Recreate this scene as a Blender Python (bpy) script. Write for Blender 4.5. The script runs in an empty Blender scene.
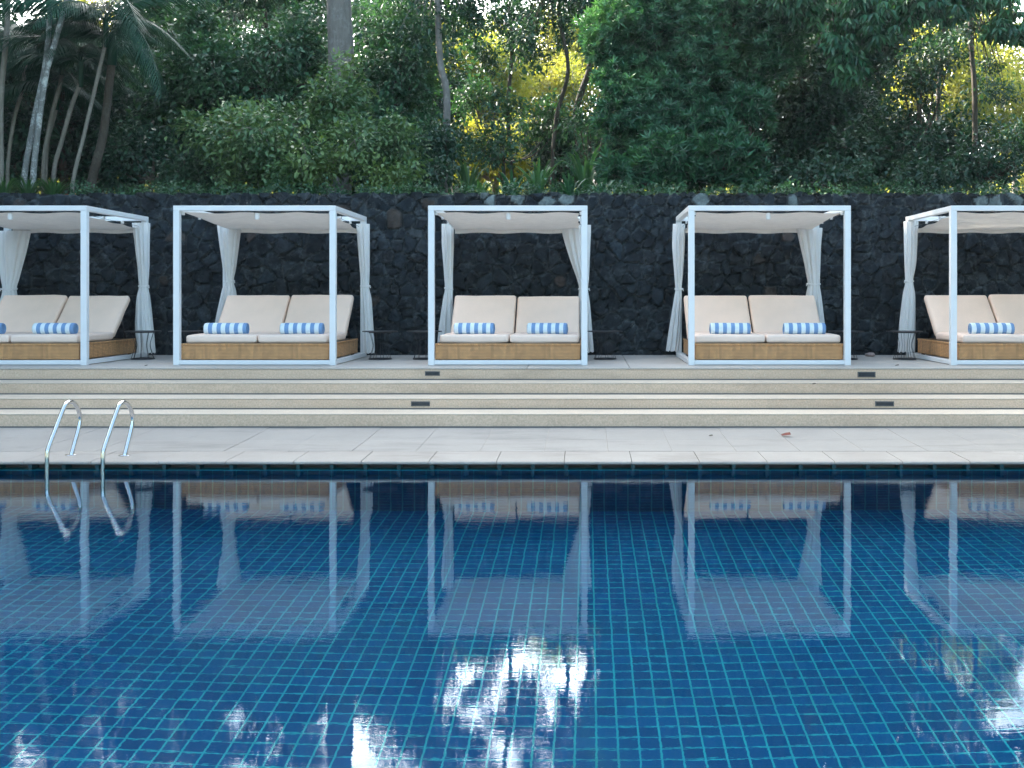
import bpy, bmesh, math, random
import numpy as np
from mathutils import Vector, Matrix

random.seed(7)
rng = np.random.default_rng(7)
C = bpy.context.scene.collection
F, CX, CY, CZ = 1090.0, 587.0, 297.0, 1.55      # focal in px, principal point, eye height above the water

def P(px, py, Y):
    """where the photo's pixel lies at distance Y from the eye (survey helper)"""
    return Vector(((px - CX) * Y / F, Y, CZ - (py - CY) * Y / F))

# ------------------------------------------------------------------ materials
def new_mat(name):
    m = bpy.data.materials.new(name); m.use_nodes = True
    nt = m.node_tree; nt.nodes.clear()
    out = nt.nodes.new('ShaderNodeOutputMaterial')
    return m, nt, out

def nd(nt, t, **kw):
    n = nt.nodes.new(t)
    for k, v in kw.items():
        if k in n.inputs: n.inputs[k].default_value = v
        else: setattr(n, k, v)
    return n

def mixc(nt, fac, a, b, blend='MIX'):
    n = nt.nodes.new('ShaderNodeMix'); n.data_type = 'RGBA'; n.blend_type = blend
    for i, v in ((0, fac), (6, a), (7, b)):
        if hasattr(v, 'is_linked') or isinstance(v, bpy.types.NodeSocket): nt.links.new(v, n.inputs[i])
        else: n.inputs[i].default_value = v if i == 0 else (*v[:3], 1)
    return n.outputs[2]

def mathn(nt, op, a, b=None, clamp=False):
    n = nt.nodes.new('ShaderNodeMath'); n.operation = op; n.use_clamp = clamp
    for i, v in enumerate((a, b)):
        if v is None: continue
        if isinstance(v, bpy.types.NodeSocket): nt.links.new(v, n.inputs[i])
        else: n.inputs[i].default_value = v
    return n.outputs[0]

def ramp(nt, src, lo, hi):
    n = nt.nodes.new('ShaderNodeMapRange'); n.clamp = True
    nt.links.new(src, n.inputs[0]); n.inputs[1].default_value = lo; n.inputs[2].default_value = hi
    return n.outputs[0]

def noise(nt, scale, detail=4, rough=.6, vec=None, sc3=None, coord='Object'):
    if vec is None:
        vec = nt.nodes.new('ShaderNodeTexCoord').outputs[coord]
    if sc3:
        mp = nt.nodes.new('ShaderNodeMapping'); mp.inputs['Scale'].default_value = sc3
        nt.links.new(vec, mp.inputs[0]); vec = mp.outputs[0]
    n = nt.nodes.new('ShaderNodeTexNoise')
    n.inputs['Scale'].default_value = scale; n.inputs['Detail'].default_value = detail; n.inputs['Roughness'].default_value = rough
    nt.links.new(vec, n.inputs['Vector'])
    return n.outputs[0]

def bump(nt, h, strength=.3, dist=.01):
    b = nt.nodes.new('ShaderNodeBump'); b.inputs['Strength'].default_value = strength; b.inputs['Distance'].default_value = dist
    nt.links.new(h, b.inputs['Height']); return b.outputs[0]

def pbr(name, col, rough=.6, metal=0, var=.12, vscale=6, bmp=0, bscale=60, spec=.5):
    m, nt, out = new_mat(name)
    b = nt.nodes.new('ShaderNodeBsdfPrincipled')
    f = noise(nt, vscale)
    f = ramp(nt, f, .3, .7)
    c = mixc(nt, f, [v * (1 - var) for v in col], [min(1, v * (1 + var)) for v in col])
    nt.links.new(c, b.inputs['Base Color'])
    b.inputs['Roughness'].default_value = rough; b.inputs['Metallic'].default_value = metal
    b.inputs['Specular IOR Level'].default_value = spec
    if bmp:
        nt.links.new(bump(nt, noise(nt, bscale), bmp), b.inputs['Normal'])
    nt.links.new(b.outputs[0], out.inputs[0])
    return m

M = {}
M['paint'] = pbr('white_paint', (.76, .77, .77), .38, var=.03, vscale=3)
M['steel'] = pbr('stainless_steel', (.72, .72, .72), .16, metal=1, var=.03)
M['black'] = pbr('black_metal', (.022, .022, .025), .4, var=.2)
M['lightbox'] = pbr('dark_glass', (.02, .026, .035), .25, var=.3, vscale=20)
M['cushion'] = pbr('cream_canvas', (.87, .65, .51), .9, var=.035, vscale=5, bmp=.15, bscale=40, spec=.15)
M['cushion_seat'] = pbr('cream_canvas_seat', (.87, .67, .55), .9, var=.035, vscale=7, bmp=.15, bscale=40, spec=.15)
M['hook'] = pbr('pale_hook', (.8, .8, .8), .5, var=.02)

def cloth(name, col, trans, vert=True):
    m, nt, out = new_mat(name)
    f = ramp(nt, noise(nt, 9, 3, sc3=(1, 1, .12)), .3, .7)
    c = mixc(nt, f, [v * .9 for v in col], col)
    d = nt.nodes.new('ShaderNodeBsdfDiffuse'); t = nt.nodes.new('ShaderNodeBsdfTranslucent')
    nt.links.new(c, d.inputs[0]); nt.links.new(c, t.inputs[0])
    if vert:
        nb = bump(nt, noise(nt, 30, 3, sc3=(1, 1, .06)), .5, .02)
        nt.links.new(nb, d.inputs['Normal'])
    x = nt.nodes.new('ShaderNodeMixShader'); x.inputs[0].default_value = trans
    nt.links.new(d.outputs[0], x.inputs[1]); nt.links.new(t.outputs[0], x.inputs[2])
    nt.links.new(x.outputs[0], out.inputs[0])
    return m
M['curtain'] = cloth('white_voile', (.92, .91, .89), .28)
M['canopy'] = cloth('canopy_canvas', (.78, .75, .70), .10, False)

# wicker: horizontal strands woven over uprights
m, nt, out = new_mat('woven_wicker')
tc = nt.nodes.new('ShaderNodeTexCoord'); sp = nt.nodes.new('ShaderNodeSeparateXYZ'); nt.links.new(tc.outputs['Object'], sp.inputs[0])
cb = nt.nodes.new('ShaderNodeCombineXYZ')
nt.links.new(mathn(nt, 'ADD', sp.outputs[0], sp.outputs[1]), cb.inputs[0]); nt.links.new(sp.outputs[2], cb.inputs[1])
br = nt.nodes.new('ShaderNodeTexBrick'); nt.links.new(cb.outputs[0], br.inputs['Vector'])
br.inputs['Scale'].default_value = 1; br.inputs['Brick Width'].default_value = .030; br.inputs['Row Height'].default_value = .018
br.inputs['Mortar Size'].default_value = .0022; br.inputs['Mortar Smooth'].default_value = .6
br.inputs['Color1'].default_value = (.78, .40, .165, 1); br.inputs['Color2'].default_value = (.62, .32, .13, 1); br.inputs['Mortar'].default_value = (.12, .075, .035, 1)
vc = mixc(nt, ramp(nt, noise(nt, 11, 6, .7), .3, .75), (.82, .82, .82), (1.1, 1.08, 1.05))
vc = mixc(nt, 1.0, vc, mixc(nt, ramp(nt, noise(nt, 26, 3, .7, sc3=(1, 1, .12)), .3, .7), (.72, .70, .68), (1.2, 1.2, 1.2)), 'MULTIPLY')
cc = mixc(nt, 1.0, br.outputs[0], vc, 'MULTIPLY')
b = nt.nodes.new('ShaderNodeBsdfPrincipled'); b.inputs['Roughness'].default_value = .55
nt.links.new(cc, b.inputs['Base Color'])
nt.links.new(bump(nt, mathn(nt, 'SUBTRACT', 1.0, br.outputs[1]), .6, .004), b.inputs['Normal'])
nt.links.new(b.outputs[0], out.inputs[0]); M['wicker'] = m

# towel with stripes along its own length (object X)
def towel_mat():
    m, nt, out = new_mat('striped_terry')
    tc = nt.nodes.new('ShaderNodeTexCoord'); sp = nt.nodes.new('ShaderNodeSeparateXYZ'); nt.links.new(tc.outputs['Object'], sp.inputs[0])
    w = mathn(nt, 'FRACT', mathn(nt, 'ADD', mathn(nt, 'MULTIPLY', mathn(nt, 'ADD', sp.outputs[0], 5 * .112 - .285), 1 / .112), .0))
    f = mathn(nt, 'GREATER_THAN', w, .52)
    c = mixc(nt, f, (.76, .85, .88), (.20, .34, .56))
    c = mixc(nt, 1.0, c, mixc(nt, noise(nt, 120), (.8, .8, .8), (1.1, 1.1, 1.1)), 'MULTIPLY')
    b = nt.nodes.new('ShaderNodeBsdfPrincipled'); b.inputs['Roughness'].default_value = 1; b.inputs['Specular IOR Level'].default_value = .1
    nt.links.new(c, b.inputs['Base Color']); nt.links.new(bump(nt, noise(nt, 150), .5, .004), b.inputs['Normal'])
    nt.links.new(b.outputs[0], out.inputs[0]); return m
M['towel'] = towel_mat()

# washed aggregate steps / limestone slabs
def stone(name, c1, c2, speck, spk=.25, rough=.85, stain=.25, big=.6):
    m, nt, out = new_mat(name)
    f = ramp(nt, noise(nt, big, 6, .65), .3, .7)
    c = mixc(nt, f, c1, c2)
    f2 = ramp(nt, noise(nt, speck, 2, .8), .38, .62)
    c = mixc(nt, mathn(nt, 'MULTIPLY', mathn(nt, 'SUBTRACT', 1.0, f2), spk), c, [v * .45 for v in c1])
    f4 = ramp(nt, noise(nt, speck * .55, 2, .8), .6, .8)
    c = mixc(nt, mathn(nt, 'MULTIPLY', f4, spk), c, [min(.8, v * 1.5) for v in c2])
    f3 = ramp(nt, noise(nt, 1.3, 8, .7, sc3=(.6, 2, 2)), .52, .75)
    c = mixc(nt, mathn(nt, 'MULTIPLY', f3, stain), c, [v * .5 for v in c1])
    b = nt.nodes.new('ShaderNodeBsdfPrincipled'); b.inputs['Roughness'].default_value = rough; b.inputs['Specular IOR Level'].default_value = .3
    nt.links.new(c, b.inputs['Base Color'])
    nt.links.new(bump(nt, noise(nt, speck, 4, .7), .35, .006), b.inputs['Normal'])
    nt.links.new(b.outputs[0], out.inputs[0]); return m
M['step'] = stone('washed_aggregate', (.62, .455, .325), (.74, .56, .41), 55, .34, stain=.55)
M['tread'] = stone('worn_tread', (.56, .46, .355), (.64, .54, .43), 60, .25, stain=.4)
M['platform'] = stone('platform_paving', (.45, .41, .36), (.53, .48, .43), 70, .2, stain=.2)
M['slab'] = stone('limestone_slab', (.30, .275, .245), (.36, .33, .295), 80, .16, stain=.60, big=.9)
M['coping'] = stone('coping_stone', (.31, .275, .24), (.375, .34, .30), 80, .16, stain=.7, big=1.4)
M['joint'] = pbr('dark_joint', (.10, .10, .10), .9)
M['earth'] = stone('leaf_littered_soil', (.03, .024, .015), (.06, .045, .026), 14, .5, stain=.4)

# blue pool tile: pitch .106 m
def tile_mat(name, ax, ay, offx, offy, tile1, tile2, grout, gw=.011):
    m, nt, out = new_mat(name)
    tc = nt.nodes.new('ShaderNodeTexCoord'); sp = nt.nodes.new('ShaderNodeSeparateXYZ'); nt.links.new(tc.outputs['Object'], sp.inputs[0])
    pitch = .106
    def cell(o, off): return mathn(nt, 'MULTIPLY', mathn(nt, 'SUBTRACT', o, off), 1 / pitch)
    u, v = cell(sp.outputs[ax], offx), cell(sp.outputs[ay], offy)
    def line(x):
        d = mathn(nt, 'ABSOLUTE', mathn(nt, 'SUBTRACT', mathn(nt, 'FRACT', mathn(nt, 'ADD', x, .5)), .5))
        return mathn(nt, 'LESS_THAN', d, gw / pitch / 2)
    g = mathn(nt, 'MAXIMUM', line(u), line(v))
    cx = nt.nodes.new('ShaderNodeCombineXYZ'); nt.links.new(mathn(nt, 'FLOOR', u), cx.inputs[0]); nt.links.new(mathn(nt, 'FLOOR', v), cx.inputs[1])
    wn = nt.nodes.new('ShaderNodeTexWhiteNoise'); wn.noise_dimensions = '2D'; nt.links.new(cx.outputs[0], wn.inputs['Vector'])
    c = mixc(nt, wn.outputs[0], tile1, tile2)
    gl = mixc(nt, ramp(nt, noise(nt, 1.5, 4), .35, .65), grout, [v * .75 for v in grout])
    c = mixc(nt, g, c, gl)
    c = mixc(nt, 1.0, c, mixc(nt, ramp(nt, noise(nt, .8, 5), .3, .7), (.88, .92, .95), (1.05, 1.03, 1.02)), 'MULTIPLY')
    b = nt.nodes.new('ShaderNodeBsdfPrincipled'); b.inputs['Roughness'].default_value = .4; b.inputs['Specular IOR Level'].default_value = .06   # glaze under water hardly mirrors
    nt.links.new(c, b.inputs['Base Color']); nt.links.new(b.outputs[0], out.inputs[0]); return m
T1, T2, GR = (.0, .052, .152), (.0, .074, .20), (.01, .29, .35)
Y_W = 9.74                                            # the pool's far wall
M['tile_floor'] = tile_mat('blue_pool_tile_floor', 0, 1, .047, Y_W, T1, T2, GR)
TW = [(.0, .058, .135), (.0, .078, .18), (.015, .24, .30)]
M['tile_wall'] = tile_mat('blue_pool_tile_wall', 0, 2, .047, .004, *TW)
M['tile_side'] = tile_mat('blue_pool_tile_side', 1, 2, Y_W, .004, T1, T2, GR)
M['mullion'] = pbr('teal_tile_edge', (.01, .07, .09), .4)

# water surface
m, nt, out = new_mat('pool_water')
g = nt.nodes.new('ShaderNodeBsdfRefraction'); g.inputs['IOR'].default_value = 1.333; g.inputs['Roughness'].default_value = 0
gs = nt.nodes.new('ShaderNodeBsdfAnisotropic'); gs.inputs['Roughness'].default_value = 0; gs.inputs[0].default_value = (.84, .96, 1, 1)
fr = nt.nodes.new('ShaderNodeFresnel'); fr.inputs[0].default_value = 1.333; wx = nt.nodes.new('ShaderNodeMixShader')
h1 = noise(nt, 2.4, 2, .5, sc3=(1, 1.0, 1)); h2 = noise(nt, 9, 2, .6, sc3=(1, 2.2, 1)); h3 = noise(nt, .5, 1, .5)
amp = mathn(nt, 'ADD', mathn(nt, 'MULTIPLY', ramp(nt, h3, .35, .65), .8), .35)
hh = mathn(nt, 'MULTIPLY', mathn(nt, 'ADD', mathn(nt, 'MULTIPLY', h1, 1.0), mathn(nt, 'ADD', mathn(nt, 'MULTIPLY', h2, .26), mathn(nt, 'MULTIPLY', noise(nt, 34, 2, .6, sc3=(.7, 2.0, 1)), .075))), amp)
wb = bump(nt, hh, 1.0, .00125)
for q in (g, gs, fr): nt.links.new(wb, q.inputs['Normal'])
nt.links.new(fr.outputs[0], wx.inputs[0]); nt.links.new(g.outputs[0], wx.inputs[1]); nt.links.new(gs.outputs[0], wx.inputs[2])
nt.links.new(wx.outputs[0], out.inputs[0]); M['water'] = m

# lava-stone wall: the stone's own colour comes from the vertex attribute
m, nt, out = new_mat('lava_stone')
at = nt.nodes.new('ShaderNodeAttribute'); at.attribute_name = 'stone_colour'
c = mixc(nt, 1.0, at.outputs[0], mixc(nt, ramp(nt, noise(nt, 7, 8, .7), .3, .7), (.35, .37, .40), (2.1, 2.2, 2.2)), 'MULTIPLY')
li = ramp(nt, noise(nt, 6.5, 9, .8), .53, .66)
c = mixc(nt, mathn(nt, 'MULTIPLY', li, .75), c, (.12, .14, .145))
b = nt.nodes.new('ShaderNodeBsdfPrincipled'); b.inputs['Roughness'].default_value = .8; b.inputs['Specular IOR Level'].default_value = .35
nt.links.new(c, b.inputs['Base Color']); nt.links.new(bump(nt, noise(nt, 16, 8, .8), 1.0, .05), b.inputs['Normal'])
nt.links.new(b.outputs[0], out.inputs[0]); M['lava'] = m

def leaf_mat(name, c1, c2, c3=None, trans=.35, gloss=.25):
    m, nt, out = new_mat(name)
    geo = nt.nodes.new('ShaderNodeNewGeometry')
    c = mixc(nt, geo.outputs['Random Per Island'], c1, c2)
    if c3:
        f = ramp(nt, noise(nt, .9, 3), .5, .72)
        c = mixc(nt, f, c, c3)
    d = nt.nodes.new('ShaderNodeBsdfPrincipled'); d.inputs['Roughness'].default_value = .45
    d.inputs['Specular IOR Level'].default_value = gloss
    t = nt.nodes.new('ShaderNodeBsdfTranslucent')
    nt.links.new(c, d.inputs['Base Color'])
    ty = mixc(nt, 1.0, c, (1.35, 1.35, .6), 'MULTIPLY'); nt.links.new(ty, t.inputs[0])
    x = nt.nodes.new('ShaderNodeMixShader'); x.inputs[0].default_value = trans
    nt.links.new(d.outputs[0], x.inputs[1]); nt.links.new(t.outputs[0], x.inputs[2])
    nt.links.new(x.outputs[0], out.inputs[0]); return m
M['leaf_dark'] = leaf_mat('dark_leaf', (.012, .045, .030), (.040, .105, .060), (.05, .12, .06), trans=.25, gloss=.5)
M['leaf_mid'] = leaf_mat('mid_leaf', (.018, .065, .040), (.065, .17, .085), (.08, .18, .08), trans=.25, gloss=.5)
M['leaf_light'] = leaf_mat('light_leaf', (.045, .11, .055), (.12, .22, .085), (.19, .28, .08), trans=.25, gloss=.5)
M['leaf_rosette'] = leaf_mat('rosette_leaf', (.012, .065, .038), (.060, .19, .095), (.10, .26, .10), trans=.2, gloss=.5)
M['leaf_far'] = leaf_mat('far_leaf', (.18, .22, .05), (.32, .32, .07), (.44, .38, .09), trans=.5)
M['leaf_palm'] = leaf_mat('palm_leaf', (.016, .055, .036), (.030, .085, .050), None, trans=.1, gloss=.2)
M['leaf_grass'] = leaf_mat('strap_leaf', (.04, .12, .05), (.09, .20, .08), None)
M['leaf_red'] = leaf_mat('red_leaf', (.35, .05, .04), (.6, .25, .05), None)

def bark(name, c1, c2, c3, f3=.4):
    m, nt, out = new_mat(name)
    c = mixc(nt, ramp(nt, noise(nt, 5, 6, .7, sc3=(2, 2, .5)), .35, .65), c1, c2)
    c = mixc(nt, mathn(nt, 'MULTIPLY', ramp(nt, noise(nt, 6, 7, .8), .5, .6), f3), c, c3)
    b = nt.nodes.new('ShaderNodeBsdfPrincipled'); b.inputs['Roughness'].default_value = .9
    nt.links.new(c, b.inputs['Base Color']); nt.links.new(bump(nt, noise(nt, 14, 6, sc3=(2, 2, .4)), .8, .03), b.inputs['Normal'])
    nt.links.new(b.outputs[0], out.inputs[0]); return m
M['bark_grey'] = bark('grey_bark', (.13, .12, .11), (.20, .185, .165), (.30, .29, .27))
M['bark_lichen'] = bark('lichen_bark', (.14, .14, .13), (.24, .24, .22), (.55, .57, .54), .85)
M['bark_dark'] = bark('dark_bark', (.05, .04, .03), (.09, .07, .05), (.14, .13, .10))
M['bark_pale'] = bark('pale_bark', (.17, .15, .12), (.26, .235, .19), (.36, .34, .30))

# ------------------------------------------------------------------ mesh helpers
class MB:
    def __init__(s): s.v = []; s.f = []; s.smooth = False
    def add(s, v, f):
        n = len(s.v); s.v += [tuple(p) for p in v]; s.f += [tuple(i + n for i in q) for q in f]; return s
    def box(s, x0, x1, y0, y1, z0, z1):
        v = [(x0, y0, z0), (x1, y0, z0), (x1, y1, z0), (x0, y1, z0), (x0, y0, z1), (x1, y0, z1), (x1, y1, z1), (x0, y1, z1)]
        return s.add(v, [(0, 3, 2, 1), (4, 5, 6, 7), (0, 1, 5, 4), (1, 2, 6, 5), (2, 3, 7, 6), (3, 0, 4, 7)])
    def tube(s, pts, rad, n=12, cap=True):
        pts = [Vector(p) for p in pts]; rs = rad if hasattr(rad, '__len__') else [rad] * len(pts)
        V = []; Fc = []
        d0 = (pts[1] - pts[0]).normalized(); a = d0.orthogonal().normalized()
        for i, p in enumerate(pts):
            d = (pts[min(i + 1, len(pts) - 1)] - pts[max(i - 1, 0)]).normalized()
            a = (a - d * a.dot(d)).normalized(); b = d.cross(a)
            for k in range(n):
                t = 2 * math.pi * k / n; V.append(p + (a * math.cos(t) + b * math.sin(t)) * rs[i])
        for i in range(len(pts) - 1):
            for k in range(n):
                k2 = (k + 1) % n; Fc.append((i * n + k, i * n + k2, (i + 1) * n + k2, (i + 1) * n + k))
        if cap:
            Fc.append(tuple(range(n))[::-1]); Fc.append(tuple(range((len(pts) - 1) * n, len(pts) * n)))
        return s.add(V, Fc)
    def disc(s, c, r, z0, z1, n=32, bev=.0):
        prof = [(r - bev, z0), (r, z0 + bev), (r, z1 - bev), (r - bev, z1)] if bev else [(r, z0), (r, z1)]
        V = []; Fc = []
        for (rr, z) in prof:
            for k in range(n):
                t = 2 * math.pi * k / n; V.append((c[0] + rr * math.cos(t), c[1] + rr * math.sin(t), z))
        for i in range(len(prof) - 1):
            for k in range(n): Fc.append((i * n + k, i * n + (k + 1) % n, (i + 1) * n + (k + 1) % n, (i + 1) * n + k))
        Fc.append(tuple(range(n))[::-1]); Fc.append(tuple(range((len(prof) - 1) * n, len(prof) * n)))
        return s.add(V, Fc)
    def build(s, name, mat, parent=None, smooth=False, bevel=0, loc=None):
        me = bpy.data.meshes.new(name); me.from_pydata(s.v, [], s.f); me.update()
        if smooth:
            me.polygons.foreach_set('use_smooth', [True] * len(me.polygons))
        me.materials.append(mat)
        o = bpy.data.objects.new(name, me); C.objects.link(o)
        if parent: o.parent = parent
        if loc: o.location = loc
        if bevel:
            bm = o.modifiers.new('edge', 'BEVEL'); bm.width = bevel; bm.segments = 2; bm.limit_method = 'ANGLE'
        return o

def tag(o, label=None, cat=None, group=None, kind=None):
    for k, v in (('label', label), ('category', cat), ('group', group), ('kind', kind)):
        if v: o[k] = v
    return o
def thing(name, label, cat, loc=(0, 0, 0), group=None):
    o = bpy.data.objects.new(name, None); C.objects.link(o); o.location = loc; o.empty_display_size = .1
    return tag(o, label, cat, group)
def copy_tree(o, parent=None):
    c = o.copy(); C.objects.link(c)
    if parent: c.parent = parent
    for ch in list(o.children): copy_tree(ch, c)
    return c

def curve(pts, n=8):
    """Catmull-Rom through points"""
    pts = [Vector(p) for p in pts]; out = []
    q = [pts[0] * 2 - pts[1]] + pts + [pts[-1] * 2 - pts[-2]]
    for i in range(1, len(q) - 2):
        for k in range(n):
            t = k / n
            out.append(.5 * ((2 * q[i]) + (q[i + 1] - q[i - 1]) * t + (2 * q[i - 1] - 5 * q[i] + 4 * q[i + 1] - q[i + 2]) * t * t + (3 * q[i] - q[i - 1] - 3 * q[i + 1] + q[i + 2]) * t ** 3))
    out.append(pts[-1]); return out

# ------------------------------------------------------------------ levels
HP = .693                                             # platform above the water
lev = [(.5475, 12.72), (.415, 12.2), (.295, 11.7)]    # (height, front edge)
D0 = 13.20
XL, XR = -16.0, 14.0

m_ = MB()                                             # broad steps, one solid flight
m_.box(XL, XR, D0 - .0, 16.6, -.4, HP - .02)
zb = HP - .02
for h, d in lev:
    m_.box(XL, XR, d, 16.5, -.4, h - .012)
mt_ = MB()
for (h, d), bk in zip(lev, (D0 - .013, 12.72 - .013, 12.2 - .013)):
    mt_.box(XL, XR, d - .001, bk, h - .0118, h)
o = mt_.build('step_treads', M['tread'], bevel=.006); tag(o, kind='structure')
m3_ = MB()  # dark strips: shadow line drawn as colour along the joint under each riser
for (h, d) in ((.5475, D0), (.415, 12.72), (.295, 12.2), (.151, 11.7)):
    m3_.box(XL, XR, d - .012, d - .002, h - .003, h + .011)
o = m3_.build('step_joint_shadows', M['joint']); tag(o, kind='structure')
o = m_.build('steps', M['step'], bevel=.012); tag(o, 'four broad washed-aggregate steps rising from the pool deck', kind='structure')
m_ = MB()                                             # paving slabs of the platform
xs = np.arange(XL, XR, 1.25) + .27
for a_ in xs: m_.box(a_ + .003, a_ + 1.247, D0 + .0 - .004, 14.6, HP - .019, HP); m_.box(a_ + .003, a_ + 1.247, 14.606, 16.45, HP - .019, HP)
o = m_.build('platform_paving', M['platform'], bevel=.005); tag(o, kind='structure')

m_ = MB(); m_.box(XL, XR, Y_W + .15, 11.698, -.4, .075)
m_.add([(XL, 10.201, .078), (XR, 10.201, .078), (XR, 11.697, .078), (XL, 11.697, .078), (XL, 10.201, .104), (XR, 10.201, .104), (XR, 10.93, .1185), (XL, 10.93, .1185), (XR, 11.697, .1465), (XL, 11.697, .1465)], [(4, 5, 6, 7), (7, 6, 8, 9), (0, 1, 5, 4), (3, 9, 8, 2), (0, 4, 7, 9, 3), (1, 2, 8, 6, 5)]); M['bed'] = pbr('mortar_bed', (.36, .31, .26), .9)
o = m_.build('deck_bed', M['bed']); tag(o, kind='structure')
m_ = MB()                                             # deck slabs rising gently away from the pool
for a_ in np.arange(XL, XR, .6) - .203 + .2:
    x0, x1 = a_ + .0015, a_ + .5985
    j = random.uniform(-.0015, .0015)
    za, zm, zc = .108 + j, .122 + j, .15 + j
    for (y0, y1, u, w) in ((10.203, 10.93, za, zm), (10.932, 11.698, zm, zc)):
        m_.add([(x0, y0, .08), (x1, y0, .08), (x1, y1, .08), (x0, y1, .08), (x0, y0, u), (x1, y0, u), (x1, y1, w), (x0, y1, w)],
               [(0, 3, 2, 1), (4, 5, 6, 7), (0, 1, 5, 4), (1, 2, 6, 5), (2, 3, 7, 6), (3, 0, 4, 7)])
o = m_.build('pool_deck', M['slab'], bevel=.003); tag(o, kind='structure')
m_ = MB()                                             # coping stones with a rounded nose
for k in range(-27, 24):
    x0, x1 = -.203 + .6 * k + .003, -.203 + .6 * (k + 1) - .003
    prof = [(10.198, .064), (9.672, .064), (9.662, .068), (9.66, .076), (9.664, .086), (9.68, .0925), (9.75, .096), (10.198, .106)]
    j = random.uniform(-.001, .001)
    V = [(x, y, z + j) for x in (x0, x1) for (y, z) in prof]; n = len(prof)
    Fc = [tuple(range(n)), tuple(range(n, 2 * n))[::-1]] + [(i, i + n, (i + 1) % n + n, (i + 1) % n) for i in range(n)]
    m_.add(V, [f[::-1] for f in Fc])
o = m_.build('pool_coping', M['coping']); tag(o, kind='structure')

# pool basin
DEP = -1.72; Y_N = .9
def sheet(name, v, mat, kind='structure'):
    o = MB().add(v, [(0, 1, 2, 3)]).build(name, mat); tag(o, kind=kind); return o
sheet('pool_floor', [(XL, Y_N, DEP), (XR, Y_N, DEP), (XR, Y_W, DEP), (XL, Y_W, DEP)], M['tile_floor'])
m_ = MB(); m_.box(XL, XR, Y_W, Y_W + .148, DEP - .1, .004); o = m_.build('pool_wall', M['tile_wall']); tag(o, kind='structure')
m_ = MB(); m_.box(XL, XR, Y_N - .3, Y_N, DEP - .1, .06); o = m_.build('pool_wall_near', M['tile_wall']); tag(o, kind='structure')
m_ = MB(); m_.box(XL - .3, XL, Y_N - .3, Y_W + .1, DEP - .1, .06); o = m_.build('pool_wall_left', M['tile_side']); tag(o, kind='structure')
m_ = MB(); m_.box(XR, XR + .3, Y_N - .3, Y_W + .1, DEP - .1, .06); o = m_.build('pool_wall_right', M['tile_side']); tag(o, kind='structure')
m_ = MB()
for k in range(-52, 46):
    xc = .114 + .3 * k; m_.box(xc - .016, xc + .016, Y_W + .02, Y_W + .14, .005, .063)
o = m_.build('gutter_dividers', M['mullion']); tag(o, kind='structure')
m_ = MB(); m_.box(XL, XR, Y_W + .141, Y_W + .149, .004, .063); o = m_.build('gutter_back', M['joint']); tag(o, kind='structure')
o = sheet('pool_water', [(XL, Y_N, 0), (XR, Y_N, 0), (XR, Y_W + .001, 0), (XL, Y_W + .001, 0)], M['water'])
m_ = MB(); m_.box(XL - 1.3, XR + 1.3, -3.0, Y_N - .02, .061, .10); o = m_.build('near_deck', M['slab'], bevel=.01); tag(o, kind='structure')
for nm, a_, b_ in (('side_deck_left', XL - 1.3, XL - .01), ('side_deck_right', XR + .01, XR + 1.3)):
    m_ = MB(); m_.box(a_, b_, Y_N, 11.7, .061, .10); o = m_.build(nm, M['slab'], bevel=.01); tag(o, kind='structure')

# ground: one sheet, sunk under the pool terrace and rising behind the wall
def gz(x, y):
    if y < 16.55: return 2.95
    return 2.95 + (y - 16.5) * .075 + .25 * math.sin(x * .31) * min(1, (y - 16.5) / 8) + max(0, y - 60) * .06
gx = [-400, -150, -80, -50] + list(np.arange(-36, 37, 2.0)) + [50, 80, 150, 400]
gx = sorted(set([float(x) for x in gx if not (XL - 1.31 < x < XR + 1.31)] + [XL - 1.3, XL - 1.29, XR + 1.29, XR + 1.3] + [float(x) for x in np.arange(-16, 15, 2)]))
gy = [-400, -120, -50, -20, -8, -3.0, -2.99, 5, 11.7, 16.55, 16.56, 17, 18, 20, 22, 25, 28, 32, 36, 40, 50, 60, 80, 120, 200, 400]
V = []; 
for y in gy:
    for x in gx:
        inside = XL - 1.3 < x < XR + 1.3
        if y >= 16.56: z = gz(x, y)
        elif -3.0 < y < 16.56 and inside: z = -2.2
        elif y <= 11.7: z = .05
        else: z = .05
        V.append((x, y, z))
nx = len(gx)
Fc = [(j * nx + i, j * nx + i + 1, (j + 1) * nx + i + 1, (j + 1) * nx + i) for j in range(len(gy) - 1) for i in range(nx - 1)]
o = MB().add(V, Fc).build('ground', M['earth']); tag(o, kind='structure')

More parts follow.
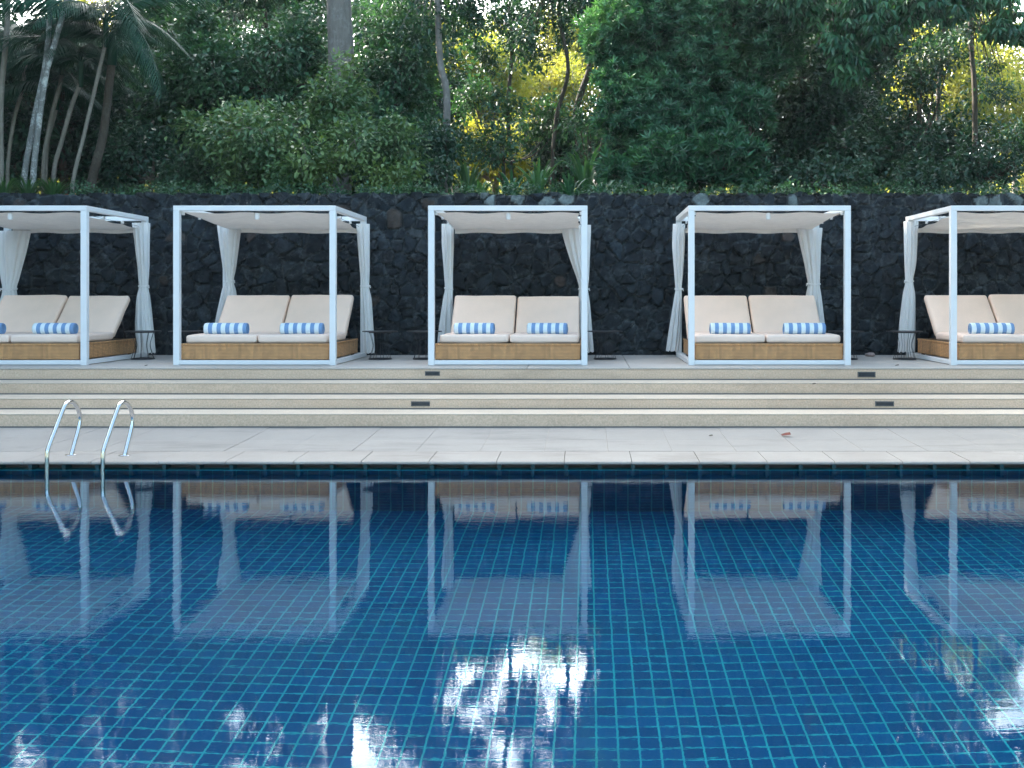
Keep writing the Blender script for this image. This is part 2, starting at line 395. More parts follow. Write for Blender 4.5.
# ------------------------------------------------------------------ lava-stone retaining wall
def stone_wall():
    YW = 16.12; x0, x1 = XL - 2, XR + 2; z0, z1 = HP - .05, 3.07
    step = .026
    nxw = int((x1 - x0) / step); nzw = int((z1 - z0) / step)
    # stone seeds on a jittered grid
    sx, sz = .205, .165
    seeds = []
    for j in range(-1, int((z1 - z0) / sz) + 2):
        for i in range(-1, int((x1 - x0) / sx) + 2):
            if rng.random() < .12: continue
            seeds.append((x0 + (i + .5 * (j % 2) + rng.uniform(-.36, .36)) * sx, z0 + (j + rng.uniform(-.36, .36)) * sz, j, i))
    S = np.array([(a, b) for a, b, _, _ in seeds])
    from mathutils import kdtree
    kd = kdtree.KDTree(len(S))
    for i, s in enumerate(S): kd.insert((s[0], s[1], 0), i)
    kd.balance()
    ns = len(S)
    depth = rng.uniform(.0, .05, ns); tlx = rng.uniform(-.12, .12, ns); tlz = rng.uniform(-.12, .12, ns)
    base = rng.choice([0, 1, 2, 3, 4], ns, p=[.70, .21, .065, .012, .013])
    pal = np.array([(.010, .015, .019), (.014, .020, .025), (.022, .028, .033), (.040, .046, .050), (.045, .034, .028)])
    col = pal[base] * rng.uniform(.7, 1.3, (ns, 1))
    for (px_, py_) in ((172, 244), (256, 237), (559, 280), (785, 238)):   # the few brownish stones
        w = P(px_, py_, YW); _, i, _ = kd.find((w.x, w.z, 0)); col[i] = (.075, .055, .047)
    for (px_, py_) in ((485, 197), (497, 198), (510, 197), (520, 200), (548, 197), (560, 198), (985, 199), (998, 201), (1010, 198), (792, 203), (700, 198), (325, 196)):
        w = P(px_, py_, YW); _, i, _ = kd.find((w.x, w.z, 0)); col[i] = (.13, .16, .16)
    V = []; colv = []
    from mathutils import noise as mn
    for j in range(nzw + 1):
        for i in range(nxw + 1):
            x = x0 + (x1 - x0) * i / nxw; z = z0 + (z1 - z0) * j / nzw
            wx = x + .05 * mn.noise((x * 4, z * 4, 0)); wz = z + .05 * mn.noise((x * 4, z * 4, 9))
            (p1, i1, d1), (p2, i2, d2) = kd.find_n((wx, wz, 0), 2)
            e = d2 - d1
            k = min(1, e / .055); prof = math.sqrt(max(0, 1 - (1 - k) ** 2))
            out_ = -.04 + prof * (.055 + depth[i1]) + k * (tlx[i1] * (wx - p1[0]) + tlz[i1] * (wz - p1[1]))
            out_ += .012 * mn.noise((x * 11, z * 11, 3)) * k
            y = YW - out_
            if j == nzw: z += .035 * mn.noise((x * 3.0, 5, 0)) + .03 * (k - .5)
            V.append((x, y, z))
            c = col[i1]
            if e < .03: c = np.array((.05, .058, .062)) * (.35 + 1.1 * max(0, mn.noise((x * 2.2, z * 2.2, 7)) + .3))
            colv.append((*c, 1))
    W = nxw + 1
    Fc = [(j * W + i, j * W + i + 1, (j + 1) * W + i + 1, (j + 1) * W + i) for j in range(nzw) for i in range(nxw)]
    # top and back
    n = len(V)
    top = [nzw * W + i for i in range(W)]
    for i in range(W):
        x, y, z = V[top[i]]; V.append((x, 16.54, z - .01)); colv.append((.05, .055, .06, 1))
    for i in range(nxw): Fc.append((top[i], top[i + 1], n + i + 1, n + i))
    n2 = len(V)
    for i in range(W):
        x, y, z = V[n + i]; V.append((x, 16.54, z0)); colv.append((.02, .02, .02, 1))
    for i in range(nxw): Fc.append((n + i, n + i + 1, n2 + i + 1, n2 + i))
    o = MB().add(V, Fc).build('stone_wall', M['lava'])
    a = o.data.color_attributes.new('stone_colour', 'FLOAT_COLOR', 'POINT')
    a.data.foreach_set('color', np.array(colv, dtype=np.float32).ravel())
    tag(o, 'long dark lava-stone retaining wall behind the row of cabanas', 'stone wall')
stone_wall()

# ------------------------------------------------------------------ cabanas
YF, YR = 13.68, 15.62
cab = [  # front outer edges in the photo, label
    (-76, 86.5, 'leftmost white square-framed cabana, cut off by the left edge of the photo'),
    (173, 335.5, 'white square-framed cabana between the leftmost and the middle one'),
    (428, 587.5, 'middle white square-framed cabana of the five, its frame seen straight on'),
    (688.5, 851, 'white square-framed cabana right of the middle one, with its left curtain hanging outside the frame'),
    (951, 1113, 'rightmost white square-framed cabana, cut off by the right edge of the photo')]
def fx(px, Y): return (px - CX) * Y / F

def rounded_box(hx, hy, hz, r, bulge=.0, nseg=7, seed=0):
    def ax(h):
        k = [h - r * (1 - math.sin(t * math.pi / 2 * 1)) if False else h - r + r * math.sin(t * math.pi / 2) for t in (.0, .3, .55, .8, 1)]
        mid = list(np.linspace(-(h - r), h - r, nseg))[1:-1]
        return [-v for v in k[::-1]] + mid + k
    X, Y_, Z = ax(hx), ax(hy), ax(hz)
    vid = {}; V = []; Fc = []
    from mathutils import noise as mn
    def vert(x, y, z):
        key = (round(x, 5), round(y, 5), round(z, 5))
        if key in vid: return vid[key]
        q = Vector((max(-(hx - r), min(hx - r, x)), max(-(hy - r), min(hy - r, y)), max(-(hz - r), min(hz - r, z))))
        d = Vector((x, y, z)) - q
        p = q + d.normalized() * r if d.length > 1e-6 else q
        fxy = (1 - (x / hx) ** 2) * (1 - (y / hy) ** 2)
        p.z += math.copysign(bulge * math.sqrt(max(0, fxy)), z) if abs(z) > hz * .5 else 0
        p.z += .009 * mn.noise((x * 5 + seed, y * 5, z)); p.x += .003 * mn.noise((x * 4, y * 6 + seed, z + 5)); p.y += .005 * mn.noise((x * 6, y * 4 + seed, z + 9))
        vid[key] = len(V); V.append(p); return vid[key]
    for A, B, mk in ((X, Y_, lambda a, b, s: (a, b, s * hz)), (X, Z, lambda a, b, s: (a, s * hy, b)), (Y_, Z, lambda a, b, s: (s * hx, a, b))):
        for s in (-1, 1):
            for i in range(len(A) - 1):
                for j in range(len(B) - 1):
                    q = [vert(*mk(A[i], B[j], s)), vert(*mk(A[i + 1], B[j], s)), vert(*mk(A[i + 1], B[j + 1], s)), vert(*mk(A[i], B[j + 1], s))]
                    if len(set(q)) > 2: Fc.append(tuple(dict.fromkeys(q)))
    bm = bmesh.new()
    vs = [bm.verts.new(v) for v in V]
    for f in Fc:
        try: bm.faces.new([vs[i] for i in f])
        except ValueError: pass
    bmesh.ops.recalc_face_normals(bm, faces=bm.faces)
    me = bpy.data.meshes.new('cushion'); bm.to_mesh(me); bm.free()
    me.polygons.foreach_set('use_smooth', [True] * len(me.polygons))
    return me

def make_cabana(w, seed):
    """origin on the platform at the centre of the front rail"""
    root = thing('cabana', '', 'cabana')
    h = 2.005; t = .077; r = .064; D = YR - YF; hw = w / 2
    for sx in (-1, 1):
        for y in (0, D - t):
            x = sx * (hw - t / 2)
            MB().box(x - t / 2, x + t / 2, y, y + t, 0, h - r if True else h).build('post', M['paint'], root, bevel=.004)
    def rail(nm, *b): MB().box(*b).build(nm, M['paint'], root, bevel=.004)
    rail('top_rail', -hw, hw, 0, t, h - r + .001, h); rail('top_rail', -hw, hw, D - t, D, h - r + .001, h)
    for sx in (-1, 1):
        x = sx * (hw - t / 2); rail('top_rail', x - t / 2, x + t / 2, t + .001, D - t - .001, h - r + .001, h)
    rail('bottom_rail', -hw + t + .001, hw - t - .001, .004, t - .01, .008, .062); rail('bottom_rail', -hw + t + .001, hw - t - .001, D - t, D, .008, .062)
    for sx in (-1, 1):
        x = sx * (hw - t / 2); rail('bottom_rail', x - t / 2 + .004, x + t / 2 - .004, t + .001, D - t - .001, .008, .062)
    # canopy cloth slung on wires below the rails, sagging in shallow swags
    V = []; Fc = []; nxc, nyc = 28, 44; r_ = random.Random(seed)
    ph = r_.uniform(0, 6); zf, zr = h - .085, h - .175
    for j in range(nyc + 1):
        for i in range(nxc + 1):
            u, v = i / nxc, j / nyc
            sw = abs(math.sin(v * math.pi * 3.0)) ** .8
            z = zf + (zr - zf) * v - .022 * sw * (.6 + .4 * math.sin(u * math.pi)) + .008 * math.sin(u * 17 + ph + v * 5)
            x = (-hw + t + .03) + (w - 2 * t - .06) * u; x += .02 * math.sin(v * math.pi * 3) ** 2 * (1 if u < .5 else -1) * abs(2 * u - 1)
            V.append((x, t + .02 + (D - 2 * t + .02) * v, z))
    W = nxc + 1
    Fc = [(j * W + i, j * W + i + 1, (j + 1) * W + i + 1, (j + 1) * W + i) for j in range(nyc) for i in range(nxc)]
    n = len(V)   # short hem hanging at the back
    for i in range(W):
        x, y, z = V[nyc * W + i]; V.append((x, y + .006, z - .06))
    Fc += [(nyc * W + i, nyc * W + i + 1, n + i + 1, n + i) for i in range(nxc)]
    cn = MB().add(V, Fc).build('canopy', M['canopy'], root, smooth=True)
    for sx in (-1, 1):       # wires and the tabs the cloth slides on
        x = sx * (hw - t - .012)
        MB().tube([(x, t, h - .10), (x, D - t, h - .145)], .003, 6).build('wire', M['black'], root)
        for k in range(4):
            v = (k) / 3.0; y = t + .03 + (D - 2 * t - .05) * v; z = h - .10 - .045 * v
            MB().box(x - .012, x + .012, y - .03, y + .03, z - .012, z + .03).build('tab', M['hook'], root, bevel=.004)
    MB().disc((0, .12), .03, h - .17, h - .085, 14, .01).build('canopy_knob', M['hook'], root, smooth=False)
    return root

protoC = None
roots = []
for i, (a, b_, lab) in enumerate(cab):
    x0, x1 = fx(a, YF), fx(b_, YF); w = x1 - x0
    r = make_cabana(w, i); r.location = ((x0 + x1) / 2, YF, HP)
    tag(r, lab, 'cabana', 'white framed cabanas in a row on the platform'); roots.append(r)

# ------------------------------------------------------------------ daybeds
bed = [  # base left/right px at front, mattress left, gap, right px
    (-76 + 7, 79, -63.5, 9, 78, 'daybed in the leftmost cabana, its wicker base showing a right side', (0, 0)),
    (181, 329, 185, 257, 328, 'daybed second from the left, in the cabana nearest right of the ladder rails', (0, 0)),
    (435, 580, 439, 509, 579.5, 'daybed in the middle cabana with backrests set at slightly different heights', (0, -2.2)),
    (695.5, 843, 694, 766, 841.5, 'daybed in the cabana right of the middle one, backrests leaning away to the left', (0, 0)),
    (959, 1106, 962, 1033, 1103, 'daybed in the rightmost cabana, its right half out of the photo', (0, 2))]
def make_bed(x0, x1, m0, mg, m1, tilt, seed):
    root = thing('daybed', '', 'daybed')
    cx = (x0 + x1) / 2
    y0 = .095; y1 = YR - YF - .12
    zt = .27; zb = .065
    rim = .03
    MB().box(x0 - cx, x1 - cx, y0, y1, zb, zt - rim).build('base', M['wicker'], root, bevel=.006)
    MB().box(x0 - cx - .006, x1 - cx + .006, y0 - .006, y1 + .006, zt - rim + .0005, zt).build('base_rim', M['wicker'], root, bevel=.008)
    for sx in (x0 - cx + .06, x1 - cx - .06):
        for y in (y0 + .06, y1 - .06): MB().disc((sx, y), .025, .0, zb - .001, 12).build('foot', M['black'], root)
    for k, (a, b_) in enumerate(((m0, mg), (mg, m1))):
        hx = (b_ - a) / 2 - .006; xc = (a + b_) / 2 - cx
        me = rounded_box(hx, .54, .052, .035, .006, seed=seed * 7 + k)
        me.materials.append(M['cushion_seat'])
        o = bpy.data.objects.new('seat_cushion', me); C.objects.link(o); o.parent = root; o.location = (xc, y0 + .045 + .54, zt + .054)
        ang = math.radians(45 + tilt[k] + [.5, -.6, .2, .9, -.3, .4, -.5, .1, .3, -.2][(seed * 2 + k) % 10])
        L = .375
        me = rounded_box(hx - .004, L, .05, .035, .008, seed=seed * 9 + k + 3)
        me.materials.append(M['cushion'])
        o = bpy.data.objects.new('back_cushion', me); C.objects.link(o); o.parent = root
        hy, hz = 1.26, .283
        o.rotation_euler = (ang, 0, 0)
        o.location = (xc, hy + L * math.cos(ang) - .05 * math.sin(ang), hz + L * math.sin(ang) + .05 * math.cos(ang) + .01)
        # back support frame behind the cushion
        p = [(xc, hy + .03, hz - .02), (xc, hy + .03 + 2 * L * math.cos(ang) * .9, hz - .02 + 2 * L * math.sin(ang) * .9)]
        mb = MB()
        for s in (-1, 1):
            mb.tube([(xc + s * (hx - .07), p[0][1], p[0][2]), (xc + s * (hx - .07), p[1][1], p[1][2])], .015, 8)
            mb.tube([(xc + s * (hx - .07), p[0][1] * .35 + p[1][1] * .65, p[0][2] * .35 + p[1][2] * .65), (xc + s * (hx - .07), p[1][1] - .02, zt)], .012, 8)
        mb.tube([(xc - hx + .07, p[1][1], p[1][2]), (xc + hx - .07, p[1][1], p[1][2])], .015, 8)
        mb.build('back_frame', M['black'], root, smooth=True)
    return root, cx
YB = YF + .095
for i, (a, b_, c_, g_, d_, lab, tl) in enumerate(bed):
    r, cx = make_bed(fx(a, YB), fx(b_, YB), fx(c_, YB + .05), fx(g_, YB + .05), fx(d_, YB + .05), tl, i)
    r.location = (cx, YF, HP); tag(r, lab, 'daybed', 'wicker daybeds with cream cushions')

# ------------------------------------------------------------------ rolled towels
tow = [(-24, 4, 'striped rolled towel on the left half of the leftmost daybed, mostly out of the photo'),
       (34, 76.5, 'blue and white rolled towel on the right half of the leftmost daybed'),
       (205, 248, 'blue and white rolled towel on the left seat of the daybed nearest the ladder rails'),
       (281, 323.5, 'blue and white rolled towel on the right seat of the daybed nearest the ladder rails'),
       (454.5, 494.5, 'blue and white rolled towel on the left seat of the middle daybed'),
       (527.5, 567.5, 'blue and white rolled towel on the right seat of the middle daybed'),
       (710, 750, 'blue and white rolled towel on the left seat of the daybed right of the middle'),
       (783.5, 825, 'blue and white rolled towel on the right seat of the daybed right of the middle'),
       (969.5, 1013, 'blue and white rolled towel on the rightmost daybed')]
def towel_mesh():
    L, R = .555, .0775; V = []; Fc = []; n = 96; prof = [(-.5, .86), (-.495, .95), (-.47, 1.0)] + [(q, 1.0) for q in np.linspace(-.4, .4, 9)] + [(.47, 1.0), (.495, .95), (.5, .86)]
    from mathutils import noise as mn
    for (u, s) in prof:
        for k in range(n):
            th = 2 * math.pi * k / n
            lip = 1 + (.05 * math.exp(-((k - 8) / 2.5) ** 2) if k < 40 else 0)
            rr = R * s * lip * (1 + .018 * mn.noise((u * 14, math.cos(th) * 2, math.sin(th) * 2)))
            z = rr * math.sin(th)
            if z < -R * .8: z = -R * .8 - (-R * .8 - z) * .25
            V.append((u * L, rr * math.cos(th), z + R * .85))
    m = len(prof)
    for i in range(m - 1):
        for k in range(n): Fc.append((i * n + k, i * n + (k + 1) % n, (i + 1) * n + (k + 1) % n, (i + 1) * n + k))
    for e, sgn in ((0, -1), (m - 1, 1)):          # spiral relief on the ends
        rings = 10; prev = [e * n + k for k in range(n)]
        for q in range(1, rings + 1):
            s = .86 * (1 - q / rings * .97); cur = []
            for k in range(n):
                th = 2 * math.pi * k / n; dep = .008 * math.cos(2 * math.pi * (q / rings * 3.5) + th)
                cur.append(len(V)); z = R * s * math.sin(th); z = max(z, -R * .8)
                V.append((sgn * (.5 * L + dep * min(1, q / 2)), R * s * math.cos(th), z + R * .85))
            for k in range(n):
                f = (prev[k], prev[(k + 1) % n], cur[(k + 1) % n], cur[k]); Fc.append(f if sgn > 0 else f[::-1])
            prev = cur
        Fc.append(tuple(prev) if sgn > 0 else tuple(prev[::-1]))
    o = MB().add(V, Fc).build('rolled_towel', M['towel'], smooth=True); return o
tp = towel_mesh(); YT = 14.12
for i, (a, b_, lab) in enumerate(tow):
    o = tp if i == 0 else tp.copy()
    if i: C.objects.link(o)
    if i == 0: a = 4 - 43
    xc = (fx(a, YT) + fx(b_, YT)) / 2; sc = (fx(b_, YT) - fx(a, YT)) / .56
    o.location = (xc, YT, HP + .27 + .054 + .054); o.scale = (sc, 1, 1); o.rotation_euler = (0, 0, math.radians(random.uniform(-6, 6)))
    tag(o, lab, 'towel', 'rolled striped towels on the daybeds')

# ------------------------------------------------------------------ curtains
def curtain(keys, lab, seed, Yc=None):
    """keys: (py, left px, right px) down the curtain; hangs at the rear post"""
    Yc = Yc or YR - .05
    r_ = random.Random(seed); tie_i = min(range(1, len(keys) - 1), key=lambda i: keys[i][2] - keys[i][1])
    ys = [k[0] for k in keys]
    def interp(y, c):
        return float(np.interp(y, ys, [k[c] for k in keys]))
    root = thing('curtain', lab, 'curtain', group='white curtains tied at the rear posts')
    tp_, bt = keys[0][0], keys[-1][0]; tie = keys[tie_i][0]
    rows = 64; n = 120; V = []; Fc = []
    ph = [r_.uniform(0, 6) for _ in range(6)]; kf = r_.choice([9, 10, 11])
    top_c = P((keys[0][1] + keys[0][2]) / 2, tp_, Yc); root.location = (top_c.x, Yc, HP)
    for j in range(rows + 1):
        y = tp_ + (bt - tp_) * j / rows
        # smooth the hourglass between the keys
        xl = sum(interp(y + d, 1) for d in (-4, -2, 0, 2, 4)) / 5; xr = sum(interp(y + d, 2) for d in (-4, -2, 0, 2, 4)) / 5
        near = math.exp(-((y - tie) / 5.0) ** 2)
        xl, xr = xl * (1 - near) + interp(tie, 1) * near, xr * (1 - near) + interp(tie, 2) * near
        c = P((xl + xr) / 2, y, Yc); hw_ = (xr - xl) / 2 * Yc / F * 1.05
        th = min(.075, hw_ * .8); g_ = 1 - .7 * near
        for k in range(n):
            t_ = 2 * math.pi * k / n
            fold = math.sin(kf * t_ + ph[0] + .6 * math.sin(y * .03 + ph[1])) * .62 + math.sin((kf * 2 - 3) * t_ + ph[2] + y * .012) * .3
            a = 1 + .09 * fold * g_
            rx = hw_ * (a if abs(math.cos(t_)) < .8 else 1 + .05 * fold)
            V.append((c.x + rx * math.cos(t_) * .97 - root.location.x, math.sin(t_) * th * (1 + .26 * fold * g_), c.z - HP + (.012 * fold if j == rows else 0)))
    for j in range(rows):
        for k in range(n): Fc.append((j * n + k, (j + 1) * n + k, (j + 1) * n + (k + 1) % n, j * n + (k + 1) % n))
    MB().add(V, Fc).build('drape', M['curtain'], root, smooth=True)
    c = P((keys[tie_i][1] + keys[tie_i][2]) / 2, tie, Yc); hw_ = (keys[tie_i][2] - keys[tie_i][1]) / 2 * Yc / F * 1.08
    pts = [(c.x - root.location.x + hw_ * math.cos(q), hw_ * .72 * math.sin(q), c.z - HP + .01 * math.sin(q)) for q in np.linspace(0, 2 * math.pi, 25)]
    mb = MB().tube(pts, .012, 8, False)
    sd = 1 if r_.random() > .5 else -1
    e = Vector((c.x - root.location.x + sd * hw_, -.01, c.z - HP)); mb.tube([e, e + Vector((sd * .012, -.012, .01)), e + Vector((sd * .02, -.015, -.03))], .008, 6)
    mb.build('tie', M['curtain'], root, smooth=True)
    # rings holding it to the rail
    return root
curtain([(231, -10, 30), (250, -7, 26), (270, 0, 21), (289, 3, 16), (296, 2, 17), (320, -6, 19), (353, -10, 20)], 'white curtain tied at the rear of the leftmost cabana, by its left backrest', 1)
curtain([(223, 132.5, 149.5), (240, 135, 149), (265, 138, 149), (286, 139.3, 148), (300, 137, 150), (325, 135.5, 152.5), (353, 137, 155)], 'white curtain hanging outside on the right rear corner of the leftmost cabana', 2)
curtain([(225, 217.5, 241), (245, 220, 238.5), (265, 223, 236), (281, 224.5, 233.5), (292, 222, 236), (320, 216, 237), (353, 213, 238)], 'white curtain behind the left backrest in the cabana nearest the ladder rails', 3)
curtain([(224, 356.5, 369.5), (245, 358, 369.5), (270, 360, 369.5), (286, 361, 369), (300, 361, 371.5), (325, 362, 373), (353, 363, 374.5)], 'white curtain outside the right rear corner of the cabana nearest the ladder rails', 4)
curtain([(224, 442, 453.5), (245, 442, 453.7), (270, 444, 453), (288, 445, 451.5), (300, 443, 452.5), (325, 439.5, 454), (352, 437, 456)], 'white curtain at the left rear post of the middle cabana', 5)
curtain([(225, 560.5, 590.5), (240, 564, 590.3), (262, 571, 589.5), (280, 577.5, 588.8), (289, 579, 588), (305, 578, 590), (330, 578, 592), (352, 579, 594)], 'white curtain draped wide at the top on the right of the middle cabana', 6)
curtain([(224, 673, 685), (245, 672, 684.5), (270, 674, 683), (289, 675.3, 681.5), (305, 673, 682), (330, 669, 681), (351, 666, 679)], 'flaring white curtain outside the left corner of the cabana right of the middle', 7)
curtain([(228, 797, 822), (245, 800.5, 820.5), (265, 805, 820), (284, 808, 819.5), (296, 806, 821), (320, 806, 824), (352, 806, 827)], 'white curtain on the right inside the cabana right of the middle, behind a backrest', 8)
curtain([(221.5, 904, 918), (240, 904.3, 917), (262, 904.8, 916), (281, 905.5, 913), (296, 903, 915), (325, 899.5, 915), (352, 898, 914.5)], 'white curtain at the left rear corner of the rightmost cabana', 9)

# ------------------------------------------------------------------ side tables
def make_table():
    root = thing('side_table', '', 'side table')
    R, H, rb = .242, .392, .15
    MB().disc((0, 0), R, H - .012, H, 48, .003).build('table_top', M['black'], root)
    mb = MB()
    ring = lambda r, z, th: mb.tube([(r * math.cos(q), r * math.sin(q), z) for q in np.linspace(0, 2 * math.pi, 33)], th, 6, False)
    ring(rb, .010, .009); mb.build('base_ring', M['black'], root, smooth=True)
    mb = MB(); ring(.15, H - .02, .006); mb.build('top_ring', M['black'], root, smooth=True)
    for k in range(9):
        q = 2 * math.pi * k / 9; c, s = math.cos(q), math.sin(q)
        MB().tube(curve([(rb * c, rb * s, .01), (.125 * c, .125 * s, .09), (.10 * c, .10 * s, .2), (.13 * c, .13 * s, .32), (.15 * c, .15 * s, H - .014)], 4), .0032, 6).build('wire_leg', M['black'], root, smooth=True)
    return root
tb = [(142, 'black wire side table in front of the curtain at the leftmost cabana'), (187, 'black wire side table half hidden by a post, right of the leftmost cabana'),
      (380, 'black wire side table right of the cabana nearest the ladder rails, left of its pair'), (424, 'black wire side table against the left post of the middle cabana'),
      (605, 'black wire side table right of the middle cabana'), (846, 'black wire side table behind the right post of the cabana right of the middle'),
      (904, 'black wire side table in front of the curtain of the rightmost cabana')]
tproto = make_table(); YTB = 14.95
for i, (px, lab) in enumerate(tb):
    r = tproto if i == 0 else copy_tree(tproto)
    r.location = (fx(px, YTB), YTB + random.uniform(-.03, .03), HP); r.rotation_euler = (0, 0, random.uniform(0, 1)); tag(r, lab, 'side table', 'black wire side tables between the cabanas')

# ------------------------------------------------------------------ pool grab rails
def handrail(X, dy, lab):
    root = thing('handrail', lab, 'handrail', (X, 9.99 + dy, .097), 'steel handrails at the pool edge')
    pr = [(9.99, .09), (10.07, .21), (10.155, .352), (10.165, .44), (10.11, .53), (10.0, .588), (9.90, .58), (9.83, .52), (9.69, .36), (9.575, .225), (9.552, .17), (9.55, .05), (9.55, -.4), (9.55, -.95), (9.60, -1.08), (9.73, -1.12)]
    pts = curve([(0, y - 9.99, z - .097) for y, z in pr], 6)
    MB().tube(pts, .0195, 16).build('rail', M['steel'], root, smooth=True)
    MB().disc((0, 0), .05, -.003, .012, 28, .004).build('flange', M['steel'], root)
handrail(-4.73, 0, 'left of the two curved stainless steel handrails at the pool edge')
handrail(-4.228, -.03, 'right of the two curved stainless steel handrails at the pool edge')

# ------------------------------------------------------------------ recessed step lights, litter
def steplight(px, py, w, h, Y, lab):
    c = P(px, py, Y); root = thing('step_light', lab, 'step light', (c.x, Y - .0, c.z), 'recessed step lights in the risers')
    W, H = w * Y / F / 2, h * Y / F / 2
    MB().box(-W, W, -.006, .02, -H, H).build('frame', M['joint'], root, bevel=.002)
    MB().box(-W + .012, W - .012, -.009, .0, -H + .01, H - .01).build('lens', M['lightbox'], root)
steplight(432.5, 373.5, 15, 4.5, D0 - .0, 'recessed step light in the top riser below the middle cabana')
steplight(420.5, 403.8, 19, 4.8, lev[1][1], 'recessed step light in the third riser left of the middle cabana')
steplight(866.5, 374.5, 18, 5.5, D0, 'recessed step light in the top riser right of the fourth cabana post')
steplight(884.5, 403.8, 19, 5, lev[1][1], 'recessed step light in the third riser on the right')

def litter_leaf(px, py, Y, z, s, lab, mat):
    c = P(px, py, Y)
    V = [(-.5, 0, .05), (-.2, .22, .18), (.2, .24, .26), (.5, 0, .12), (.2, -.22, .06), (-.2, -.24, .0), (0, 0, .04), (-.5, 0, .01), (0, 0, .03)]
    V = [(x * s, y * s, zz * s + .003) for x, y, zz in V]
    o = MB().add(V[:7], [(0, 1, 6), (1, 2, 6), (2, 3, 6), (3, 4, 6), (4, 5, 6), (5, 0, 6)]).build('fallen_leaf', mat)
    sm = o.modifiers.new('t', 'SOLIDIFY'); sm.thickness = .002
    o.location = (c.x, Y, z); o.rotation_euler = (0, 0, random.uniform(-1, 1)); tag(o, lab, 'leaf', 'fallen leaves')
M['leaf_dry'] = pbr('dry_leaf', (.17, .04, .025), .8, var=.3, vscale=30)
M['leaf_brown'] = pbr('brown_leaf', (.07, .05, .035), .8, var=.3, vscale=30)
litter_leaf(786, 434, 11.1, .136, .13, 'single reddish brown fallen leaf lying on the pool deck', M['leaf_dry'])
litter_leaf(897, 364, 13.55, HP, .06, 'small dark fallen leaf on the platform left of the rightmost cabana', M['leaf_brown'])
litter_leaf(146, 364.5, 13.5, HP, .06, 'small dark fallen leaf on the platform right of the leftmost cabana', M['leaf_brown'])
litter_leaf(711, 437, 11.1, .132, .05, 'tiny brown fallen leaf on the deck left of the reddish one', M['leaf_brown'])
litter_leaf(814, 392, 12.5, .4155 if False else .5475, .05, 'tiny fallen leaf on the second step tread', M['leaf_brown'])
def pebble():
    bm = bmesh.new(); bmesh.ops.create_icosphere(bm, subdivisions=3, radius=1)
    from mathutils import noise as mn
    for v in bm.verts: v.co = Vector((v.co.x * .075, v.co.y * .05, v.co.z * .032)) * (1 + .25 * mn.noise(v.co * 1.7))
    me = bpy.data.meshes.new('loose_stone'); bm.to_mesh(me); bm.free(); me.polygons.foreach_set('use_smooth', [True] * len(me.polygons))
    me.materials.append(pbr('pinkish_stone', (.32, .25, .23), .9, var=.2, vscale=20)); o = bpy.data.objects.new('loose_stone', me); C.objects.link(o)
    o.location = (fx(870.5, 15.7), 15.7, HP + .026); tag(o, 'pinkish loose stone lying at the foot of the dark wall', 'stone')
pebble()

# ------------------------------------------------------------------ vegetation
def unit(a): return a / (np.linalg.norm(a, axis=1, keepdims=True) + 1e-9)
def leaf_arrays(Pn, Dn, Nn, L, W, droop=.12):
    """folded four-point leaves: base, left, tip, right"""
    D = unit(Dn); S = unit(np.cross(D, Nn)); U = np.cross(S, D)
    L = L[:, None]; W = W[:, None]
    v0 = Pn; v1 = Pn + D * L * .48 + S * W * .5 + U * W * .18; v2 = Pn + D * L - U * L * droop; v3 = Pn + D * L * .48 - S * W * .5 + U * W * .18
    V = np.stack([v0, v1, v2, v3], 1).reshape(-1, 3)
    n = len(Pn); b = np.arange(n)[:, None] * 4
    Fc = np.concatenate([b + np.array([[0, 3, 2]]), b + np.array([[0, 2, 1]])], 1).reshape(-1, 3)
    return V, Fc
def tri_mesh(name, parts, mat):
    Vs, Fs, off = [], [], 0
    for V, Fc in parts: Vs.append(V); Fs.append(Fc + off); off += len(V)
    V = np.concatenate(Vs).astype(np.float32); Fc = np.concatenate(Fs).astype(np.int32)
    me = bpy.data.meshes.new(name); me.vertices.add(len(V)); me.vertices.foreach_set('co', V.ravel())
    me.loops.add(Fc.size); me.loops.foreach_set('vertex_index', Fc.ravel())
    me.polygons.add(len(Fc)); me.polygons.foreach_set('loop_start', np.arange(len(Fc), dtype=np.int32) * 3)
    me.update(calc_edges=True); me.validate(); me.materials.append(mat)
    return me
def link(name, me, parent=None, loc=None):
    o = bpy.data.objects.new(name, me); C.objects.link(o)
    if parent: o.parent = parent
    if loc is not None: o.location = loc
    return o

